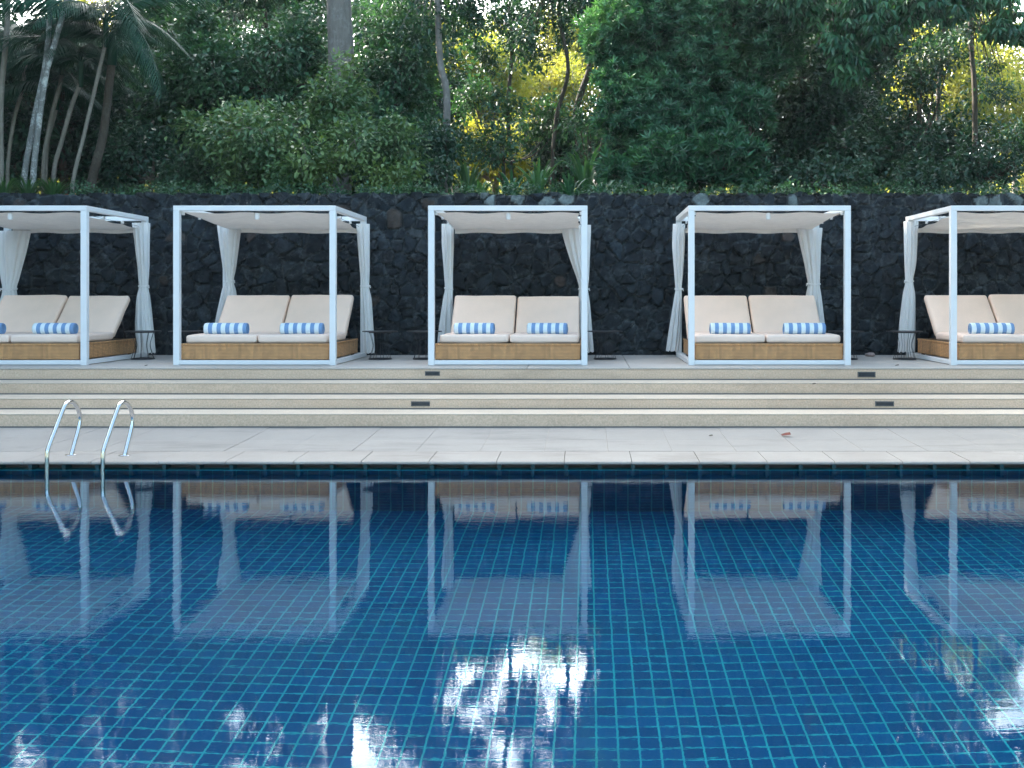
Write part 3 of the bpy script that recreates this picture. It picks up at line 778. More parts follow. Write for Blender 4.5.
def crown_parts(clumps, size, dens, kind='oval', asp=.5, R=rng, cover=1.0):
    """clumps: (centre, radius). Leaves sit in the outer half of each clump, in small sprays."""
    parts = []
    for c, r in clumps:
        n = max(20, int(dens * 4 * math.pi * r * r * cover))
        d = unit(R.normal(size=(n, 3))); d[:, 2] = d[:, 2] * .85
        # lumpy outline
        lump = .78 + .16 * np.sin(d[:, 0] * 5 + c[0] * 3) * np.sin(d[:, 2] * 6 + c[2] * 5) + .12 * np.sin(d[:, 0] * 11 + d[:, 2] * 9 + c[1])
        rad = r * lump * (.50 + .50 * R.random(n) ** .45)
        p = np.array(c) + d * rad[:, None]
        if kind == 'oval':
            k = 5                                       # sprays of leaves along a twig
            p = np.repeat(p, k, 0); dd = np.repeat(d, k, 0); m = len(p)
            p = p + R.normal(scale=size * .75, size=(m, 3))
            D = dd * .8 + R.normal(size=(m, 3)) * .6 + np.array([0, 0, -.25])
            N = np.array([0, 0, 1.0]) + dd * .5 + R.normal(size=(m, 3)) * .45
            L = size * R.uniform(.6, 1.3, m)
            parts.append(leaf_arrays(p, D, N, L, L * asp))
        elif kind == 'hang':
            k = 7
            p = np.repeat(p, k, 0); dd = np.repeat(d, k, 0); m = len(p); a = np.tile(np.arange(k) / k * 2 * math.pi, n)
            D = np.stack([np.cos(a), np.sin(a), -np.full(m, .75)], 1) + R.normal(size=(m, 3)) * .25
            N = np.array([0, 0, 1.0]) + R.normal(size=(m, 3)) * .3
            L = size * R.uniform(.7, 1.2, m); parts.append(leaf_arrays(p, D, N, L, L * asp, .3))
        elif kind == 'rosette':
            k = 11; ax = unit(d * .8 + np.array([0, 0, .6]) + R.normal(size=(n, 3)) * .3)
            t1 = unit(np.cross(ax, R.normal(size=(n, 3)))); t2 = np.cross(ax, t1)
            p = np.repeat(p, k, 0); m = n * k; a = np.tile(np.arange(k) * 2.4, n)[:, None]; lift = np.tile(np.linspace(.35, 1.9, k), n)[:, None]
            A, B, T = np.repeat(ax, k, 0), np.repeat(t1, k, 0), np.repeat(t2, k, 0)
            D = B * np.cos(a) + T * np.sin(a) + A * lift; N = A + R.normal(size=(m, 3)) * .15
            L = size * R.uniform(.75, 1.15, m); parts.append(leaf_arrays(p, D, N, L, L * asp, .18))
    return parts

def blob(center, rx, rz, n, r0, r1, R=rng, ry=None):
    """n clumps spread through an ellipsoid"""
    out = []; ry = ry or rx * .75
    for i in range(n):
        d = R.normal(size=3); d /= np.linalg.norm(d); s = R.random() ** .4
        out.append(((center[0] + d[0] * rx * s * .8, center[1] + d[1] * ry * s * .8, center[2] + d[2] * rz * s * .8), R.uniform(r0, r1)))
    return out

def trunk_mb(mb, pts, r0, r1, n=12):
    p = curve(pts, 8); m = len(p)
    mb.tube(p, [r0 + (r1 - r0) * i / (m - 1) for i in range(m)], n)

def tree(name, label, clumps, base, leafmat, barkmat, size=.1, dens=60, kind='oval', asp=.5, tr=.09, group=None, lean=None, cat='tree', trunk=True, cover=1.0):
    R = np.random.default_rng(int(base[0] * 100) % 997 + len(clumps) * 13 + 5)
    root = thing(name, label, cat, base, group)
    b = Vector(base)
    loc = [((c[0] - b.x, c[1] - b.y, c[2] - b.z), r) for c, r in clumps]
    cen = sum((Vector(c) for c, r in loc), Vector()) / len(loc)
    mb = MB()
    fork = Vector((cen.x * .6, cen.y * .6, max(.25, cen.z * .55)))
    trunk_mb(mb, [(0, 0, -.3), (fork.x * .3, fork.y * .3, fork.z * .4), fork, (cen.x, cen.y, cen.z)], tr, tr * .45)
    mb.build('trunk', barkmat, root, smooth=True)
    order = sorted(loc, key=lambda q: -q[1])[:14]
    mb = MB()
    for c, r in order:
        c = Vector(c); mid = fork.lerp(c, .5) + Vector((0, 0, -.12 * (c - fork).length))
        mb.tube(curve([fork, mid, c], 5), [tr * .45 - (tr * .45 - tr * .1) * i / 10 for i in range(11)], 6)
        for q in range(3):
            d = Vector(R.normal(size=3)).normalized() * r * .8
            mb.tube([c, c + d * .5 + Vector((0, 0, .05)), c + d], [tr * .12, tr * .09, tr * .04], 5)
    mb.build('branches', barkmat, root, smooth=True)
    link('crown', tri_mesh('crown', crown_parts(loc, size, dens, kind, asp, R, cover), leafmat), root)
    return root

def G(x, y): return gz(x, y)
def at(px, Y): return fx(px, Y)
def cl(px, py, Y, rx, rz, n, r0, r1, ry=None):
    c = P(px, py, Y); return blob(c, rx, rz, n, r0, r1, ry=ry)

def px_tree(name, label, spec, bx, Y, lm, bm_, **kw):
    clumps = []
    for s in spec: clumps += cl(*s)
    x = at(bx, Y); return tree(name, label, clumps, (x, Y, G(x, Y)), M[lm], M[bm_], **kw)

GB = 'broadleaf trees behind the wall'
# light green bushy tree in front, left of the middle
px_tree('bushy_tree', 'light green bushy tree leaning over the wall between the second and middle cabana',
        [(295, 145, 18.3, 1.9, .75, 26, .35, .62), (235, 125, 18.5, .9, .5, 9, .3, .5), (345, 95, 18.7, .55, .7, 9, .28, .45), (385, 150, 18.1, .6, .5, 6, .3, .42), (270, 172, 17.8, 1.3, .22, 9, .25, .36), (395, 178, 17.7, .7, .15, 6, .2, .3)],
        300, 18.4, 'leaf_light', 'bark_pale', size=.105, dens=30, tr=.07, group=GB)
# dark masses left
px_tree('dark_tree', 'dark leafy tree filling the space left of the big grey trunk',
        [(250, 75, 21.5, 1.9, 1.4, 22, .5, .85), (180, 85, 22, 1.0, 1.3, 11, .45, .75), (300, 30, 21, .55, .9, 7, .4, .6), (195, 20, 21.5, .4, .7, 6, .3, .5)],
        240, 21.6, 'leaf_mid', 'bark_dark', size=.12, dens=22, tr=.14, group=GB)
px_tree('dark_tree', 'dark leafy tree directly right of the big grey trunk',
        [(395, 70, 21.8, 1.0, 2.0, 20, .5, .85), (385, 150, 21, .9, .9, 10, .45, .7)],
        405, 21.7, 'leaf_mid', 'bark_dark', size=.115, dens=22, tr=.12, group=GB)
# big grey trunk, its crown above the photo
def tall_trunk(label, pts, Y, r0, r1, bmk, crown=None, group=None, name='tall_tree', lm='leaf_dark', **kw):
    p = [P(x, y, Y) for x, y in pts]; x, y = p[0].x, Y; z = G(x, y)
    base = Vector((x, y, z)); root = thing(name, label, 'tree', base, group)
    mb = MB(); trunk_mb(mb, [Vector((0, 0, min(-.2, p[0].z - z - .3)))] + [q - base for q in p], r0, r1); mb.build('trunk', M[bmk], root, smooth=True)
    if crown:
        cs = []
        for s in crown: cs += cl(*s)
        loc = [((c[0] - x, c[1] - y, c[2] - z), r) for c, r in cs]
        mb = MB(); top = p[-1] - base
        for c, r in loc[:16]:
            c = Vector(c); st = (p[-2] - base).lerp(top, random.uniform(.2, 1)) if len(p) > 1 else top
            mb.tube(curve([st, st.lerp(c, .5) + Vector((0, 0, .15)), c], 5), [r1 * .5 - (r1 * .4) * i / 10 for i in range(11)], 6)
        mb.build('branches', M[bmk], root, smooth=True)
        a = dict(size=.13, dens=14); a.update(kw)
        link('crown', tri_mesh('crown', crown_parts(loc, a['size'], a['dens'], a.get('kind', 'oval'), a.get('asp', .5), rng), M[lm]), root)
    return root
tall_trunk('thick grey trunk rising above the light green bushy tree', [(338, 185), (341, 60), (339, 0), (342, -120), (335, -260)], 20.6, .27, .20, 'bark_grey',
           [(335, -210, 21, 3.4, 1.4, 20, .7, 1.2)], GB, size=.16, dens=10)
tall_trunk('tree with a pale trunk and sparse crown right of the light bushy tree',
           [(444, 185), (447, 100), (440, 60), (437, 0), (430, -60)], 20.0, .075, .05, 'bark_grey',
           [(415, 30, 20.2, .7, .6, 7, .25, .45), (465, 22, 20, .6, .6, 8, .2, .4), (440, -25, 20, 1.5, .5, 10, .3, .5)], GB, size=.11, dens=14)
tall_trunk('thin-trunked tree with sparse dark leaves, centre of the forest gap',
           [(552, 180), (556, 120), (568, 70), (560, 20), (552, -50)], 22.5, .05, .035, 'bark_dark',
           [(520, 45, 22, .8, .8, 9, .2, .42), (545, 5, 22.4, 1.4, .5, 9, .25, .45), (600, 55, 22.2, .5, .6, 6, .2, .35), (500, 95, 22, .6, .5, 6, .2, .35)], GB, size=.11, dens=13)
tall_trunk('small tree with twisted reddish trunk in the sunlit gap', [(580, 175), (577, 110), (590, 65), (583, 30), (596, 0)], 25, .09, .06, 'bark_dark',
           [(590, 20, 25, 1.0, .6, 8, .25, .45), (625, 0, 25, 1.0, .6, 7, .25, .5)], GB, size=.11, dens=13)
tall_trunk('tall thin tree whose airy canopy breaks up the sky over the forest gap', [(512, 180), (508, 110), (512, 40), (505, -30), (510, -110)], 23.5, .05, .035, 'bark_dark',
           [(440, 5, 22, .9, .9, 16, .12, .26), (500, 20, 23.5, 1.3, 1.3, 22, .10, .24), (560, 0, 23, 1.2, 1.3, 20, .10, .24), (520, -70, 23.5, 2.2, 1.2, 22, .12, .27), (600, -20, 23, .8, .9, 14, .12, .26)], GB, size=.12, dens=16)
tall_trunk('tall thin tree with an airy canopy left of the grey trunk', [(262, 170), (260, 100), (266, 30), (258, -60)], 24, .06, .04, 'bark_dark',
           [(235, -15, 24, 1.8, 1.1, 34, .15, .32), (300, -20, 24, 1.0, 1.0, 20, .15, .3), (150, -10, 24, 1.3, 1.1, 20, .15, .32)], GB, size=.13, dens=16)
tall_trunk('tall thin tree with an airy canopy right of the hanging leaves', [(940, 180), (938, 100), (944, 20), (940, -60)], 26, .06, .04, 'bark_dark',
           [(935, 10, 26, 1.3, 1.4, 30, .15, .34), (975, -50, 26, 1.3, 1.0, 22, .2, .4), (900, -40, 26, 1.2, 1.0, 22, .2, .4)], GB, size=.13, dens=16)
# shade-green shrubs inside the gap
px_tree('understory_tree', 'grey-green slender shrub in the gap between pale trunk and dark dense tree',
        [(500, 140, 21.5, 1.1, .6, 11, .28, .45), (470, 105, 22.5, .5, .6, 6, .25, .4), (545, 120, 23, .7, .6, 7, .25, .4)], 505, 21.6, 'leaf_mid', 'bark_dark', size=.10, dens=17, tr=.05, group=GB)
px_tree('understory_tree', 'feathery shrub at the left edge of the dark dense tree',
        [(590, 125, 20.6, .5, .9, 9, .25, .42), (575, 160, 20, .5, .4, 5, .22, .36)], 592, 20.6, 'leaf_mid', 'bark_dark', size=.11, dens=17, asp=.3, tr=.05, group=GB)
# dense rosette-leaved tree right of the middle
px_tree('dense_tree', 'big dense dark green tree with narrow leaves in rosettes, right of the middle',
        [(675, 55, 19.8, 1.6, 1.7, 26, .5, .8), (640, 110, 19.4, .9, 1.0, 10, .42, .65), (745, 40, 20, 1.0, 1.4, 14, .45, .7), (620, 45, 19.9, .5, .7, 6, .35, .5), (700, -30, 20, 1.6, .7, 12, .5, .8)],
        680, 20, 'leaf_rosette', 'bark_dark', size=.165, dens=19, kind='rosette', asp=.2, tr=.15, group=GB)
px_tree('rosette_shrub', 'brighter green rosette-leaved shrub in front of the big dense tree',
        [(748, 115, 18.9, .38, .38, 6, .22, .34)], 745, 18.9, 'leaf_rosette', 'bark_dark', size=.18, dens=24, kind='rosette', asp=.19, tr=.05, cat='shrub', group='rosette shrubs above the wall')
px_tree('rosette_shrub', 'wide rosette-leaved shrub above the wall left of the fourth cabana roof',
        [(665, 160, 18.2, .75, .42, 12, .26, .4), (620, 172, 17.9, .4, .25, 5, .2, .3)], 660, 18.2, 'leaf_rosette', 'bark_dark', size=.20, dens=22, kind='rosette', asp=.2, tr=.04, cat='shrub', group='rosette shrubs above the wall')
px_tree('rosette_shrub', 'rosette-leaved shrub above the middle of the fourth cabana roof',
        [(725, 160, 18.3, .6, .5, 10, .26, .4), (705, 130, 18.8, .5, .4, 6, .25, .4)], 722, 18.3, 'leaf_rosette', 'bark_dark', size=.19, dens=22, kind='rosette', asp=.22, tr=.04, cat='shrub', group='rosette shrubs above the wall')
# deep shade right
px_tree('dark_tree', 'very dark tree in deep shade behind the gap right of the dense tree',
        [(820, 95, 21.5, 1.0, 1.8, 18, .5, .85), (835, 160, 20.5, 1.1, .7, 10, .4, .65), (865, 130, 21.5, .45, 1.1, 9, .3, .5)], 825, 21.5, 'leaf_dark', 'bark_dark', size=.12, dens=20, tr=.12, group=GB)
tall_trunk('tree whose drooping clusters of large leaves hang into the top right', [(790, 190), (793, 90), (805, 0), (820, -120)], 22.4, .09, .07, 'bark_dark',
           [(860, 15, 18.6, .75, .5, 9, .28, .45), (845, 55, 18.5, .35, .4, 5, .2, .34), (900, 10, 18.8, .6, .4, 6, .25, .4), (800, -5, 18.8, .8, .4, 8, .3, .45), (960, 0, 18.6, .9, .35, 8, .22, .38), (1010, 20, 18.4, .5, .4, 6, .2, .36), (880, -80, 19, 2.6, .7, 16, .5, .8)],
           GB, size=.2, dens=9, kind='hang', asp=.36, lm='leaf_rosette')
px_tree('gappy_tree', 'dark gappy tree with bright spots of light showing through its leaves, at right',
        [(915, 95, 20.4, .95, 1.1, 14, .2, .36), (935, 55, 20.6, .5, .5, 6, .2, .34), (905, 150, 20, .9, .4, 9, .28, .42)], 925, 20.4, 'leaf_dark', 'bark_dark', size=.11, dens=17, tr=.07, group=GB)
tall_trunk('slim dark-trunked tree at right with backlit leaves', [(975, 185), (975, 130), (974, 80), (970, 30), (975, -40)], 20.8, .06, .04, 'bark_dark',
           [(985, 85, 21, .7, .6, 7, .18, .32), (965, 20, 21, .6, .5, 6, .2, .32)], GB, size=.1, dens=13)
px_tree('dark_bush', 'low dark bush above the wall behind the rightmost cabana',
        [(985, 160, 18.6, .95, .35, 13, .24, .4), (1030, 140, 18.8, .6, .5, 7, .25, .4), (925, 172, 18.2, .6, .22, 7, .2, .32)], 985, 18.6, 'leaf_dark', 'bark_dark', size=.1, dens=26, tr=.05, cat='bush', group='bushes above the wall')
px_tree('dark_bush', 'low dark bush above the wall left of the gappy tree',
        [(845, 176, 18.2, .9, .2, 9, .2, .32), (800, 170, 18.4, .5, .25, 5, .2, .32)], 840, 18.3, 'leaf_dark', 'bark_dark', size=.1, dens=26, tr=.04, cat='bush', group='bushes above the wall')
px_tree('dark_bush', 'low dark bush at the foot of the pale forked trunk',
        [(440, 150, 19.6, .45, .6, 8, .28, .42), (430, 175, 18.6, .5, .22, 6, .2, .3)], 438, 19.4, 'leaf_dark', 'bark_dark', size=.1, dens=24, tr=.04, cat='bush', group='bushes above the wall')
px_tree('dark_bush', 'very dark bush in shade between the palms and the light green tree',
        [(140, 150, 20.5, .9, .7, 13, .35, .55), (190, 170, 19.2, .7, .3, 7, .26, .4)], 150, 20.2, 'leaf_dark', 'bark_dark', size=.1, dens=20, tr=.05, cat='bush', group='bushes above the wall')
# back row closing the view
back = [(30, 26, 80, 2.2, 2.0, 'dark tree far behind the palms at the left edge'), (125, 27, 85, 1.9, 1.6, 'dark tree far behind the leaning palm trunk'),
        (210, 26, 95, 2.2, 2.6, 'dark tree behind the dark mass left of the grey trunk'), (330, 26, 85, 2.0, 2.2, 'dark tree hidden behind the thick grey trunk'),
        (400, 27, 90, 1.6, 2.2, 'dark tree behind the tree right of the grey trunk'), (700, 26, 40, 3.0, 3.0, 'tall dark tree behind the dense rosette tree'),
        (810, 25.5, 50, 2.0, 3.2, 'dark tree closing the deep shade at right'), (850, 25, 20, 1.3, 2.0, 'dark tree behind the hanging leaf clusters')]
for px, Y, py, rx, rz, lab in back:
    px_tree('back_tree', lab, [(px, py, Y, rx, rz, 24, .6, 1.05)], px, Y, 'leaf_dark', 'bark_dark', size=.2, dens=8, tr=.16, group='back row of dark trees')
low = [(8, 22, 'vertical palm trunk at the left edge'), (60, 24, 'left edge palms'), (110, 23, 'leaning palm trunk'), (165, 22.5, 'dark mass on the left'), (225, 22, 'light bushy tree, left part'), (300, 23, 'light bushy tree, middle part'), (360, 22.5, 'light bushy tree, right part'),
       (415, 23, 'pale forked trunk'), (560, 24, 'centre of the gap'), (630, 22.5, 'left edge of the dense tree'), (690, 22, 'middle of the dense tree'), (745, 22, 'right edge of the dense tree'), (800, 22.5, 'deep shade'), (850, 23, 'deep shade, right part'), (900, 22.5, 'gappy tree'), (960, 22, 'slim dark trunk')]
for i, (px, Y, lab) in enumerate(low):
    px_tree('undergrowth_bush', 'dark undergrowth bush in the shade behind the ' + lab, [(px, 150 if i % 2 else 142, Y, 1.0, .75, 11, .45, .72), (px, 178, Y, .9, .3, 5, .4, .5)], px, Y, 'leaf_dark', 'bark_dark', size=.15, dens=13, tr=.06, cat='bush', group='undergrowth bushes in the shade')
for px, py, Y, lab in ((165, 15, 38, 'far green tree whose top shows above the palms'), (235, 12, 40, 'far green tree showing over the dark mass left of the grey trunk'), (300, 18, 39, 'far green tree showing just left of the grey trunk'), (385, 25, 38, 'far green tree showing right of the grey trunk')):
    px_tree('far_tree', lab, [(px, py, Y, 1.9, 1.9, 22, .5, .95)], px, Y, 'leaf_mid', 'bark_dark', size=.2, dens=8, tr=.16, group='far green trees')
for i, (px, py, Y, lab) in enumerate([(690, 110, 23, 'tree filling the shade behind the dense tree'), (745, 95, 23, 'tree filling the shade behind the right edge of the dense tree'), (170, 110, 24, 'tree filling the shade behind the dark bush'), (640, 60, 23, 'tree filling the shade behind the left edge of the dense tree')]):
    px_tree('back_tree', 'dark ' + lab, [(px, py, Y, 1.2, 1.3, 14, .5, .8)], px, Y, 'leaf_dark', 'bark_dark', size=.16, dens=12, tr=.1, group='back row of dark trees')
# sunlit trees in the gaps
sun = [(455, 34, 100, 2.6, 2.2, 'sunlit yellow-green tree seen through the gap by the pale trunk'), (530, 38, 85, 3.0, 2.4, 'sunlit yellow-green tree in the middle of the forest gap'),
       (565, 42, 45, 2.6, 1.6, 'taller sunlit tree rising at the back of the forest gap'), (450, 41, 45, 2.2, 1.5, 'taller sunlit tree behind the pale trunk'), (620, 40, 45, 2.2, 1.5, 'taller sunlit tree beside the dense tree'), (955, 39, 15, 2.8, 2.6, 'taller golden tree behind the slim dark trunk'),
       (515, 46, 85, 2.6, 1.8, 'most distant sunlit tree low in the forest gap'), (1015, 44, 75, 2.6, 1.8, 'most distant golden tree at the right edge'), (480, 33, 75, 1.4, 1.2, 'small sunlit tree left of centre in the forest gap'),
       (600, 36, 90, 2.6, 2.3, 'sunlit yellow-green tree behind the twisted trunk'), (930, 35, 80, 2.8, 2.3, 'sunlit golden tree behind the dark gappy tree'),
       (1005, 37, 90, 2.8, 2.4, 'sunlit golden tree at the right edge behind the slim dark trunk'), (100, 40, 40, 3.0, 1.6, 'sunlit yellow-green tree glimpsed above the palms'),
       (495, 29, 150, 2.2, .8, 'low sunlit bush deep in the forest gap'), (870, 40, 70, 2.6, 2.4, 'sunlit tree barely showing through the deep shade at right')]
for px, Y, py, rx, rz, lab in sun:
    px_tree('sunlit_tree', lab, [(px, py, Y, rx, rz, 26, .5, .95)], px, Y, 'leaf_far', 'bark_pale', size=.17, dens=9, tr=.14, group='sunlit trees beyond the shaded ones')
# strap-leaved plants and ferns along the wall top
def strap_plant(name, label, px, Y, h, n, mat, spread=1.0, w=.045, group=None, stem=0):
    x = at(px, Y); root = thing(name, label, 'plant', (x, Y, G(x, Y) - .05), group)
    V = []; Fc = []; R = random.Random(int(px * 7))
    for i in range(n):
        a = i * 2.4 + R.uniform(-.3, .3); L = h * R.uniform(.7, 1.15); out = spread * R.uniform(.35, 1.0) * L * .75; seg = 7
        z0 = stem * R.uniform(.5, 1)
        dx, dy = math.cos(a), math.sin(a); b = len(V)
        for k in range(seg + 1):
            t = k / seg; r = out * t ** 1.2; z = z0 + L * (1.5 * t - .95 * t * t * (.5 + .6 * R.random() * 0 + .35)); ww = w * math.sin(math.pi * min(.97, t * .8 + .18)) * .6
            V += [(dx * r - dy * ww, dy * r + dx * ww, z), (dx * r + dy * ww, dy * r - dx * ww, z)]
        Fc += [(b + 2 * k, b + 2 * k + 1, b + 2 * k + 3, b + 2 * k + 2) for k in range(seg)]
    MB().add(V, Fc).build('leaves', M[mat], root, smooth=False)
    MB().tube([(0, 0, -.1), (0, 0, .1 + stem)], .03, 8).build('stem', M['bark_dark'], root)
    return root
GS = 'strap-leaved plants along the wall top'
for i, (px, Y, h, n, sp, lab) in enumerate([
        (512, 17.3, .75, 26, 1.0, 'strap-leaved plant above the left half of the middle cabana'), (538, 17.6, 1.0, 30, .8, 'tallest strap-leaved plant, above the middle cabana'),
        (570, 17.2, .65, 26, 1.2, 'strap-leaved plant above the right half of the middle cabana'), (480, 17.4, .6, 22, 1.1, 'strap-leaved plant above the left post of the middle cabana'),
        (602, 17.2, .6, 24, 1.1, 'strap-leaved plant between the middle cabana and the rosette shrub'), (585, 18.4, 1.3, 26, .7, 'upright strap-leaved plant left of the rosette shrub')]):
    strap_plant('strap_plant', lab, px, Y, h, n, 'leaf_grass' if i % 2 else 'leaf_rosette', sp, group=GS)
strap_plant('cordyline', 'yellow-leaved upright plant low in the forest gap', 468, 19.5, 1.2, 30, 'leaf_light', .8, .05)
for i, (px, lab) in enumerate([(4, 'fine-leaved fern clump at the left edge above the wall'), (28, 'fine-leaved fern clump below the pair of lichen-spotted trunks'), (52, 'fine-leaved fern clump right of the lichen-spotted trunks')]):
    strap_plant('fern_clump', lab, px, 17.3 + .2 * i, .62, 150, 'leaf_grass', 1.0, .016, 'fern clumps at the left end of the wall')
strap_plant('red_flower_plant', 'small plant with red and yellow leaves at the foot of the leaning palm trunk', 72, 17.2, .34, 12, 'leaf_red', .8, .03)

# palms
def frond_mesh(L=2.4, n=46, droop=1.0):
    """one drooping palm leaf along +X"""
    V = []; Fc = []; R = random.Random(3); mb = MB()
    pts = []
    for k in range(n + 1):
        t = k / n; pts.append(Vector((L * (t - .12 * t * t * droop), 0, L * (.42 * t - .85 * droop * t * t))))
    mb.tube(pts[::3], [.022 - .017 * i / len(pts[::3]) for i in range(len(pts[::3]))], 5)
    for k in range(4, n):
        t = k / n; p = pts[k]; d = (pts[min(n, k + 1)] - pts[k - 1]).normalized()
        ll = L * .30 * math.sin(math.pi * (t * .85 + .12)) ** .7
        for s in (-1, 1):
            side = Vector((0, s, 0)); e = (side * .75 + d * .6 + Vector((0, 0, -.45 - .3 * R.random()))).normalized()
            w_ = .021; q = p + e * ll * .5; tip = p + e * ll + Vector((0, 0, -.18 * ll)); b = len(mb.v)
            wv = d * w_
            mb.v += [tuple(p - wv * .5), tuple(p + wv * .5), tuple(q + wv), tuple(q - wv), tuple(tip)]
            mb.f += [(b, b + 1, b + 2, b + 3), (b + 3, b + 2, b + 4)]
    me = bpy.data.meshes.new('frond'); me.from_pydata(mb.v, [], mb.f); me.materials.append(M['leaf_palm']); return me
FR = [frond_mesh(2.2, 44, .8), frond_mesh(2.4, 44, 1.05), frond_mesh(1.9, 40, 1.3)]
def palm(label, pts, Y, r0, r1, bmk, nf=11, s=1.0, a0=0, Y2=None, crown=True):
    p = [P(x, y, Y) for x, y in pts]; x = p[0].x; z = G(x, Y); base = Vector((x, Y, z))
    root = thing('palm_tree', label, 'palm tree', base, 'slender palms at the left')
    mb = MB(); pp = [Vector((0, 0, min(-.2, p[0].z - z - .2)))] + [q - base for q in p]
    trunk_mb(mb, pp, r0 * .82, r1 * .82, 14); mb.build('trunk', M[bmk], root, smooth=True)
    if crown:
        top = p[-1] - base
        mb = MB(); mb.tube([top - Vector((0, 0, .1)), top + Vector((0, 0, .25)), top + Vector((0, 0, .5))], [r1, r1 * 1.25, r1 * .5], 10); mb.build('crownshaft', M['leaf_palm'], root, smooth=True)
        for k in range(nf):
            o = link('frond', FR[k % 3], root, top + Vector((0, 0, .35)))
            o.rotation_euler = (0, random.uniform(-.35, .2) if k % 2 else random.uniform(-.7, -.2), a0 + k * 2.4); o.scale = (s * random.uniform(.72, .95),) * 3
    return root
palm('left one of the two lichen-spotted trunks that cross near the left edge', [(24, 180), (34, 120), (46, 60), (50, 0), (52, -90)], 18.4, .062, .05, 'bark_lichen', 12)
palm('right one of the two lichen-spotted trunks, leaning right as it rises', [(33, 180), (38, 130), (46, 75), (57, 35), (68, -10), (80, -110)], 18.2, .062, .05, 'bark_lichen', 12)
palm('palm with a straight pale thin leaning trunk and fronds drooping to the right', [(73, 182), (84, 135), (97, 80), (106, 42)], 18.6, .042, .036, 'bark_pale', 13, 1.0, .2)
palm('palm with a thicker brownish leaning trunk rising into dark shade', [(90, 192), (97, 160), (104, 130), (112, 60)], 19.4, .105, .08, 'bark_dark', 10, .9, 1)
palm('short palm with a curved grey trunk left of the straight pale one', [(54, 172), (62, 140), (72, 105), (81, 82)], 19.6, .05, .045, 'bark_pale', 10, .8, .6)
palm('slim palm trunk nearest behind the crossing lichen trunks', [(44, 160), (52, 115), (60, 85), (62, 70)], 20.4, .05, .042, 'bark_pale', 10, .85, 1.6)
palm('slim palm trunk left of the crossing lichen trunks', [(8, 165), (14, 120), (22, 90), (26, 60)], 20.8, .045, .04, 'bark_pale', 10, .9, 2.2)
palm('vertical palm trunk at the very left edge', [(1, 160), (1, 100), (6, 40), (8, 5), (9, -40)], 19.0, .06, .05, 'bark_pale', 10, 1.0, .4)
palm('hidden short palm between the slim trunks', [(46, 165), (48, 140), (54, 118), (57, 105)], 21.0, .045, .04, 'bark_pale', 9, .75, 3.0)
px_tree('dark_tree', 'dark drooping-leaved tree filling the space between palm crowns',
        [(60, 60, 22.5, 1.8, 1.0, 16, .45, .75), (20, 110, 22.5, 1.2, 1.0, 10, .4, .6), (100, 120, 22.5, .9, .9, 9, .4, .6)], 66, 22.6, 'leaf_dark', 'bark_dark', size=.16, dens=12, asp=.3, tr=.1, group=GB)

# ground cover spilling over the wall top: nobody could count it
cs = []
for x in np.arange(-11, 9, .16):
    px = CX + x * F / 16.7; 
    hgt = .06 + .07 * abs(math.sin(x * 1.7)) + .05 * abs(math.sin(x * 4.3))
    if px < 60: continue
    cs.append(((x + random.uniform(-.1, .1), 16.75 + random.uniform(-.1, .35), 3.02 + hgt * .6), .10 + hgt))
o = link('ground_cover', tri_mesh('ground_cover', crown_parts(cs, .06, 55, 'oval', .55), M['leaf_mid'])); tag(o, 'low leafy ground cover spilling over the top of the stone wall', 'ground cover', kind='stuff')
# forest far up the slope
cs = []
for i in range(230):
    Y = random.uniform(48, 75); x = random.uniform(-45, 45) ; top = random.uniform(5.5, 9.2) * (Y / 50) ** .4 + (1.2 if abs(x) > 9 else 0)
    r = random.uniform(1.5, 2.6); cs.append(((x, Y, top - r), r)); cs.append(((x + random.uniform(-1, 1), Y, top - 2.4 * r), r))
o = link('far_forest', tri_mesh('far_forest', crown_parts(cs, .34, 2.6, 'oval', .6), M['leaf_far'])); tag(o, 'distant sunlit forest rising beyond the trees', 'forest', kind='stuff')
# unseen tall trees added round the terrace to block sun and low sky
sh = [(-15.5, 18), (-17.5, 22), (-18, 27), (-20, 15), (-20.5, 19), (-21, 24), (-22, 30), (-25, 20), (-25, 27), (-16.5, 13), (-18, 8), (-24, 12), (-20, 2), (-20, -5), (-27, 33), (14, 15), (16, 20), (15, 9), (17, 3), (19, -4), (20, 12), (-10, -15), (0, -17), (10, -15), (-16, -12), (16, -12)]
proto = None
for i, (x, y) in enumerate(sh):
    if proto is None:
        cs = blob((x, y, 8.5), 3.2, 5.2, 40, 1.1, 1.7)
        proto = tree('added_shade_tree', 'tall broad shade tree standing beside the terrace, out of the photo', cs, (x, y, .05 if y < 16.5 else G(x, y)), M['leaf_dark'], M['bark_grey'], size=.34, dens=11, tr=.28, group='tall shade trees round the terrace')
        r = proto
    else:
        r = copy_tree(proto); r.location = (x, y, .05 if y < 16.5 else G(x, y)); r.rotation_euler = (0, 0, i * 1.3); s = random.uniform(.95, 1.2); r.scale = (s, s, s * (1.45 if x < 0 and y > 10 else (.6 if y < -9 else .85)))


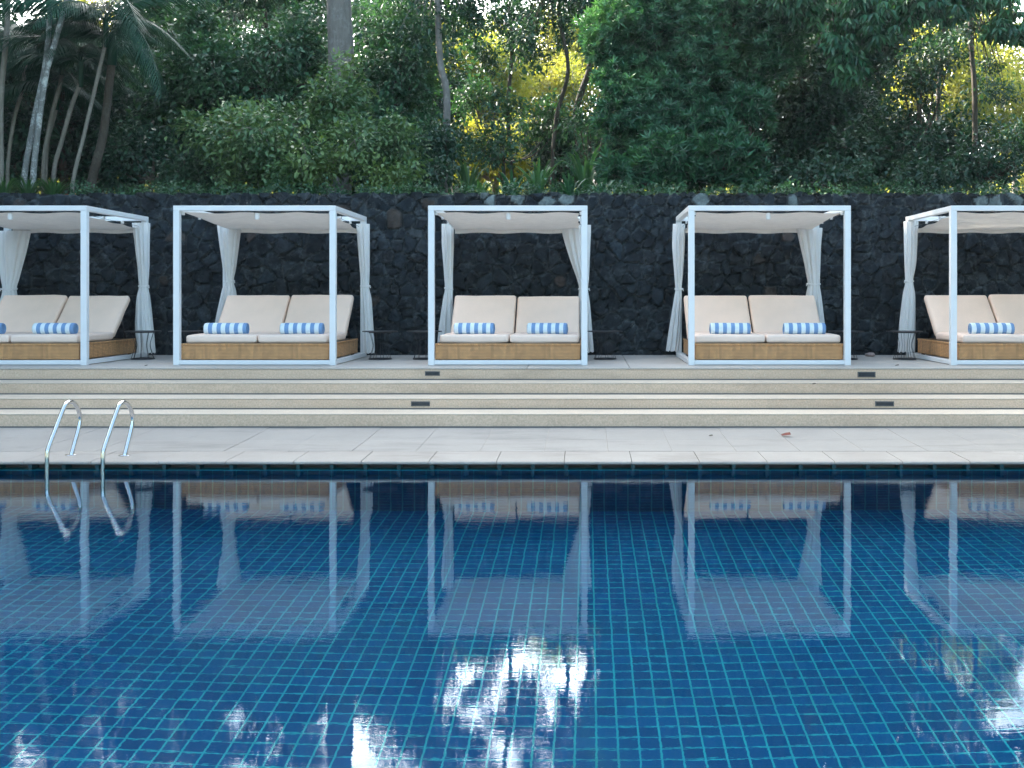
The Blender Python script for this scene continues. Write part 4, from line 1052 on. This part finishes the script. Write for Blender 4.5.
# ------------------------------------------------------------------ light, sky, camera
SUN_AZ, SUN_EL = -55, 31        # degrees from +Y towards +X
sc = bpy.context.scene
w = bpy.data.worlds.new('World'); sc.world = w; w.use_nodes = True
nt = w.node_tree; nt.nodes.clear()
sky = nt.nodes.new('ShaderNodeTexSky'); sky.sky_type = 'NISHITA'; sky.sun_disc = False
sky.sun_elevation = math.radians(SUN_EL); sky.sun_rotation = math.radians(SUN_AZ)
sky.air_density = 1.0; sky.dust_density = 2.2; sky.ozone_density = 1.0
bg = nt.nodes.new('ShaderNodeBackground'); bg.inputs[1].default_value = .12
out = nt.nodes.new('ShaderNodeOutputWorld'); base = mixc(nt, 1.0, sky.outputs[0], (1.02, 1.05, .94), 'MULTIPLY')
# bright clouds added on the sun's side to whiten glints, raise top light
tcw = nt.nodes.new('ShaderNodeTexCoord'); vm = nt.nodes.new('ShaderNodeVectorMath'); vm.operation = 'DOT_PRODUCT'
nt.links.new(tcw.outputs['Generated'], vm.inputs[0]); vm.inputs[1].default_value = (-.22, .91, .35)
near_sun = ramp(nt, vm.outputs['Value'], .45, .85)
cl_n = ramp(nt, noise(nt, 2.2, 6, .6, vec=tcw.outputs['Generated'], sc3=(1, 1, 2.2)), .38, .58)
mask = mathn(nt, 'MULTIPLY', near_sun, cl_n)
bw = nt.nodes.new('ShaderNodeRGBToBW'); nt.links.new(base, bw.inputs[0])
added_cloud = mathn(nt, 'ADD', mathn(nt, 'MULTIPLY', bw.outputs[0], 1.4), 10.0)
cc_ = nt.nodes.new('ShaderNodeCombineColor'); 
nt.links.new(added_cloud, cc_.inputs[0]); nt.links.new(added_cloud, cc_.inputs[1]); nt.links.new(mathn(nt, 'MULTIPLY', added_cloud, .99), cc_.inputs[2])
nt.links.new(mixc(nt, mask, base, cc_.outputs[0]), bg.inputs[0]); nt.links.new(bg.outputs[0], out.inputs[0])
L = bpy.data.lights.new('sun', 'SUN'); L.energy = 3.5; L.angle = math.radians(.5); L.color = (1, .93, .80)
lo = bpy.data.objects.new('sun', L); C.objects.link(lo)
a, e = math.radians(SUN_AZ), math.radians(SUN_EL)
lo.rotation_euler = Vector((math.sin(a) * math.cos(e), math.cos(a) * math.cos(e), math.sin(e))).to_track_quat('Z', 'Y').to_euler()

cam = bpy.data.cameras.new('camera'); co = bpy.data.objects.new('camera', cam); C.objects.link(co); sc.camera = co
cam.sensor_width = 36; cam.lens = F / 1024 * 36; cam.shift_x = (512 - CX) / 1024; cam.shift_y = -(384 - CY) / 1024
HAZE = .0004
if HAZE:
    hz = MB().box(-60, 60, -30, 82, -4, 30)
    m, nt, out = new_mat('haze_air'); pv = nt.nodes.new('ShaderNodeVolumePrincipled')
    pv.inputs['Color'].default_value = (.80, .90, 1, 1); pv.inputs['Density'].default_value = HAZE; pv.inputs['Anisotropy'].default_value = .3
    nt.links.new(pv.outputs[0], out.inputs['Volume']); tag(hz.build('haze', m), kind='stuff')
cam.clip_end = 2000; cam.clip_start = .05
co.location = (0, 0, CZ); co.rotation_euler = (math.radians(90), 0, 0)
sc.render.engine = 'CYCLES'; sc.render.resolution_x = 1024; sc.render.resolution_y = 768
cy = sc.cycles
cy.use_denoising = True
try: cy.denoiser = 'OPENIMAGEDENOISE'
except Exception: pass
cy.max_bounces = 10; cy.diffuse_bounces = 3; cy.glossy_bounces = 4; cy.transmission_bounces = 8; cy.transparent_max_bounces = 8
cy.caustics_refractive = True; cy.caustics_reflective = True; cy.blur_glossy = .5; cy.sample_clamp_indirect = 8
sc.view_settings.view_transform = 'Standard'; sc.view_settings.look = 'None'; sc.view_settings.gamma = 1; sc.view_settings.exposure = 2.78
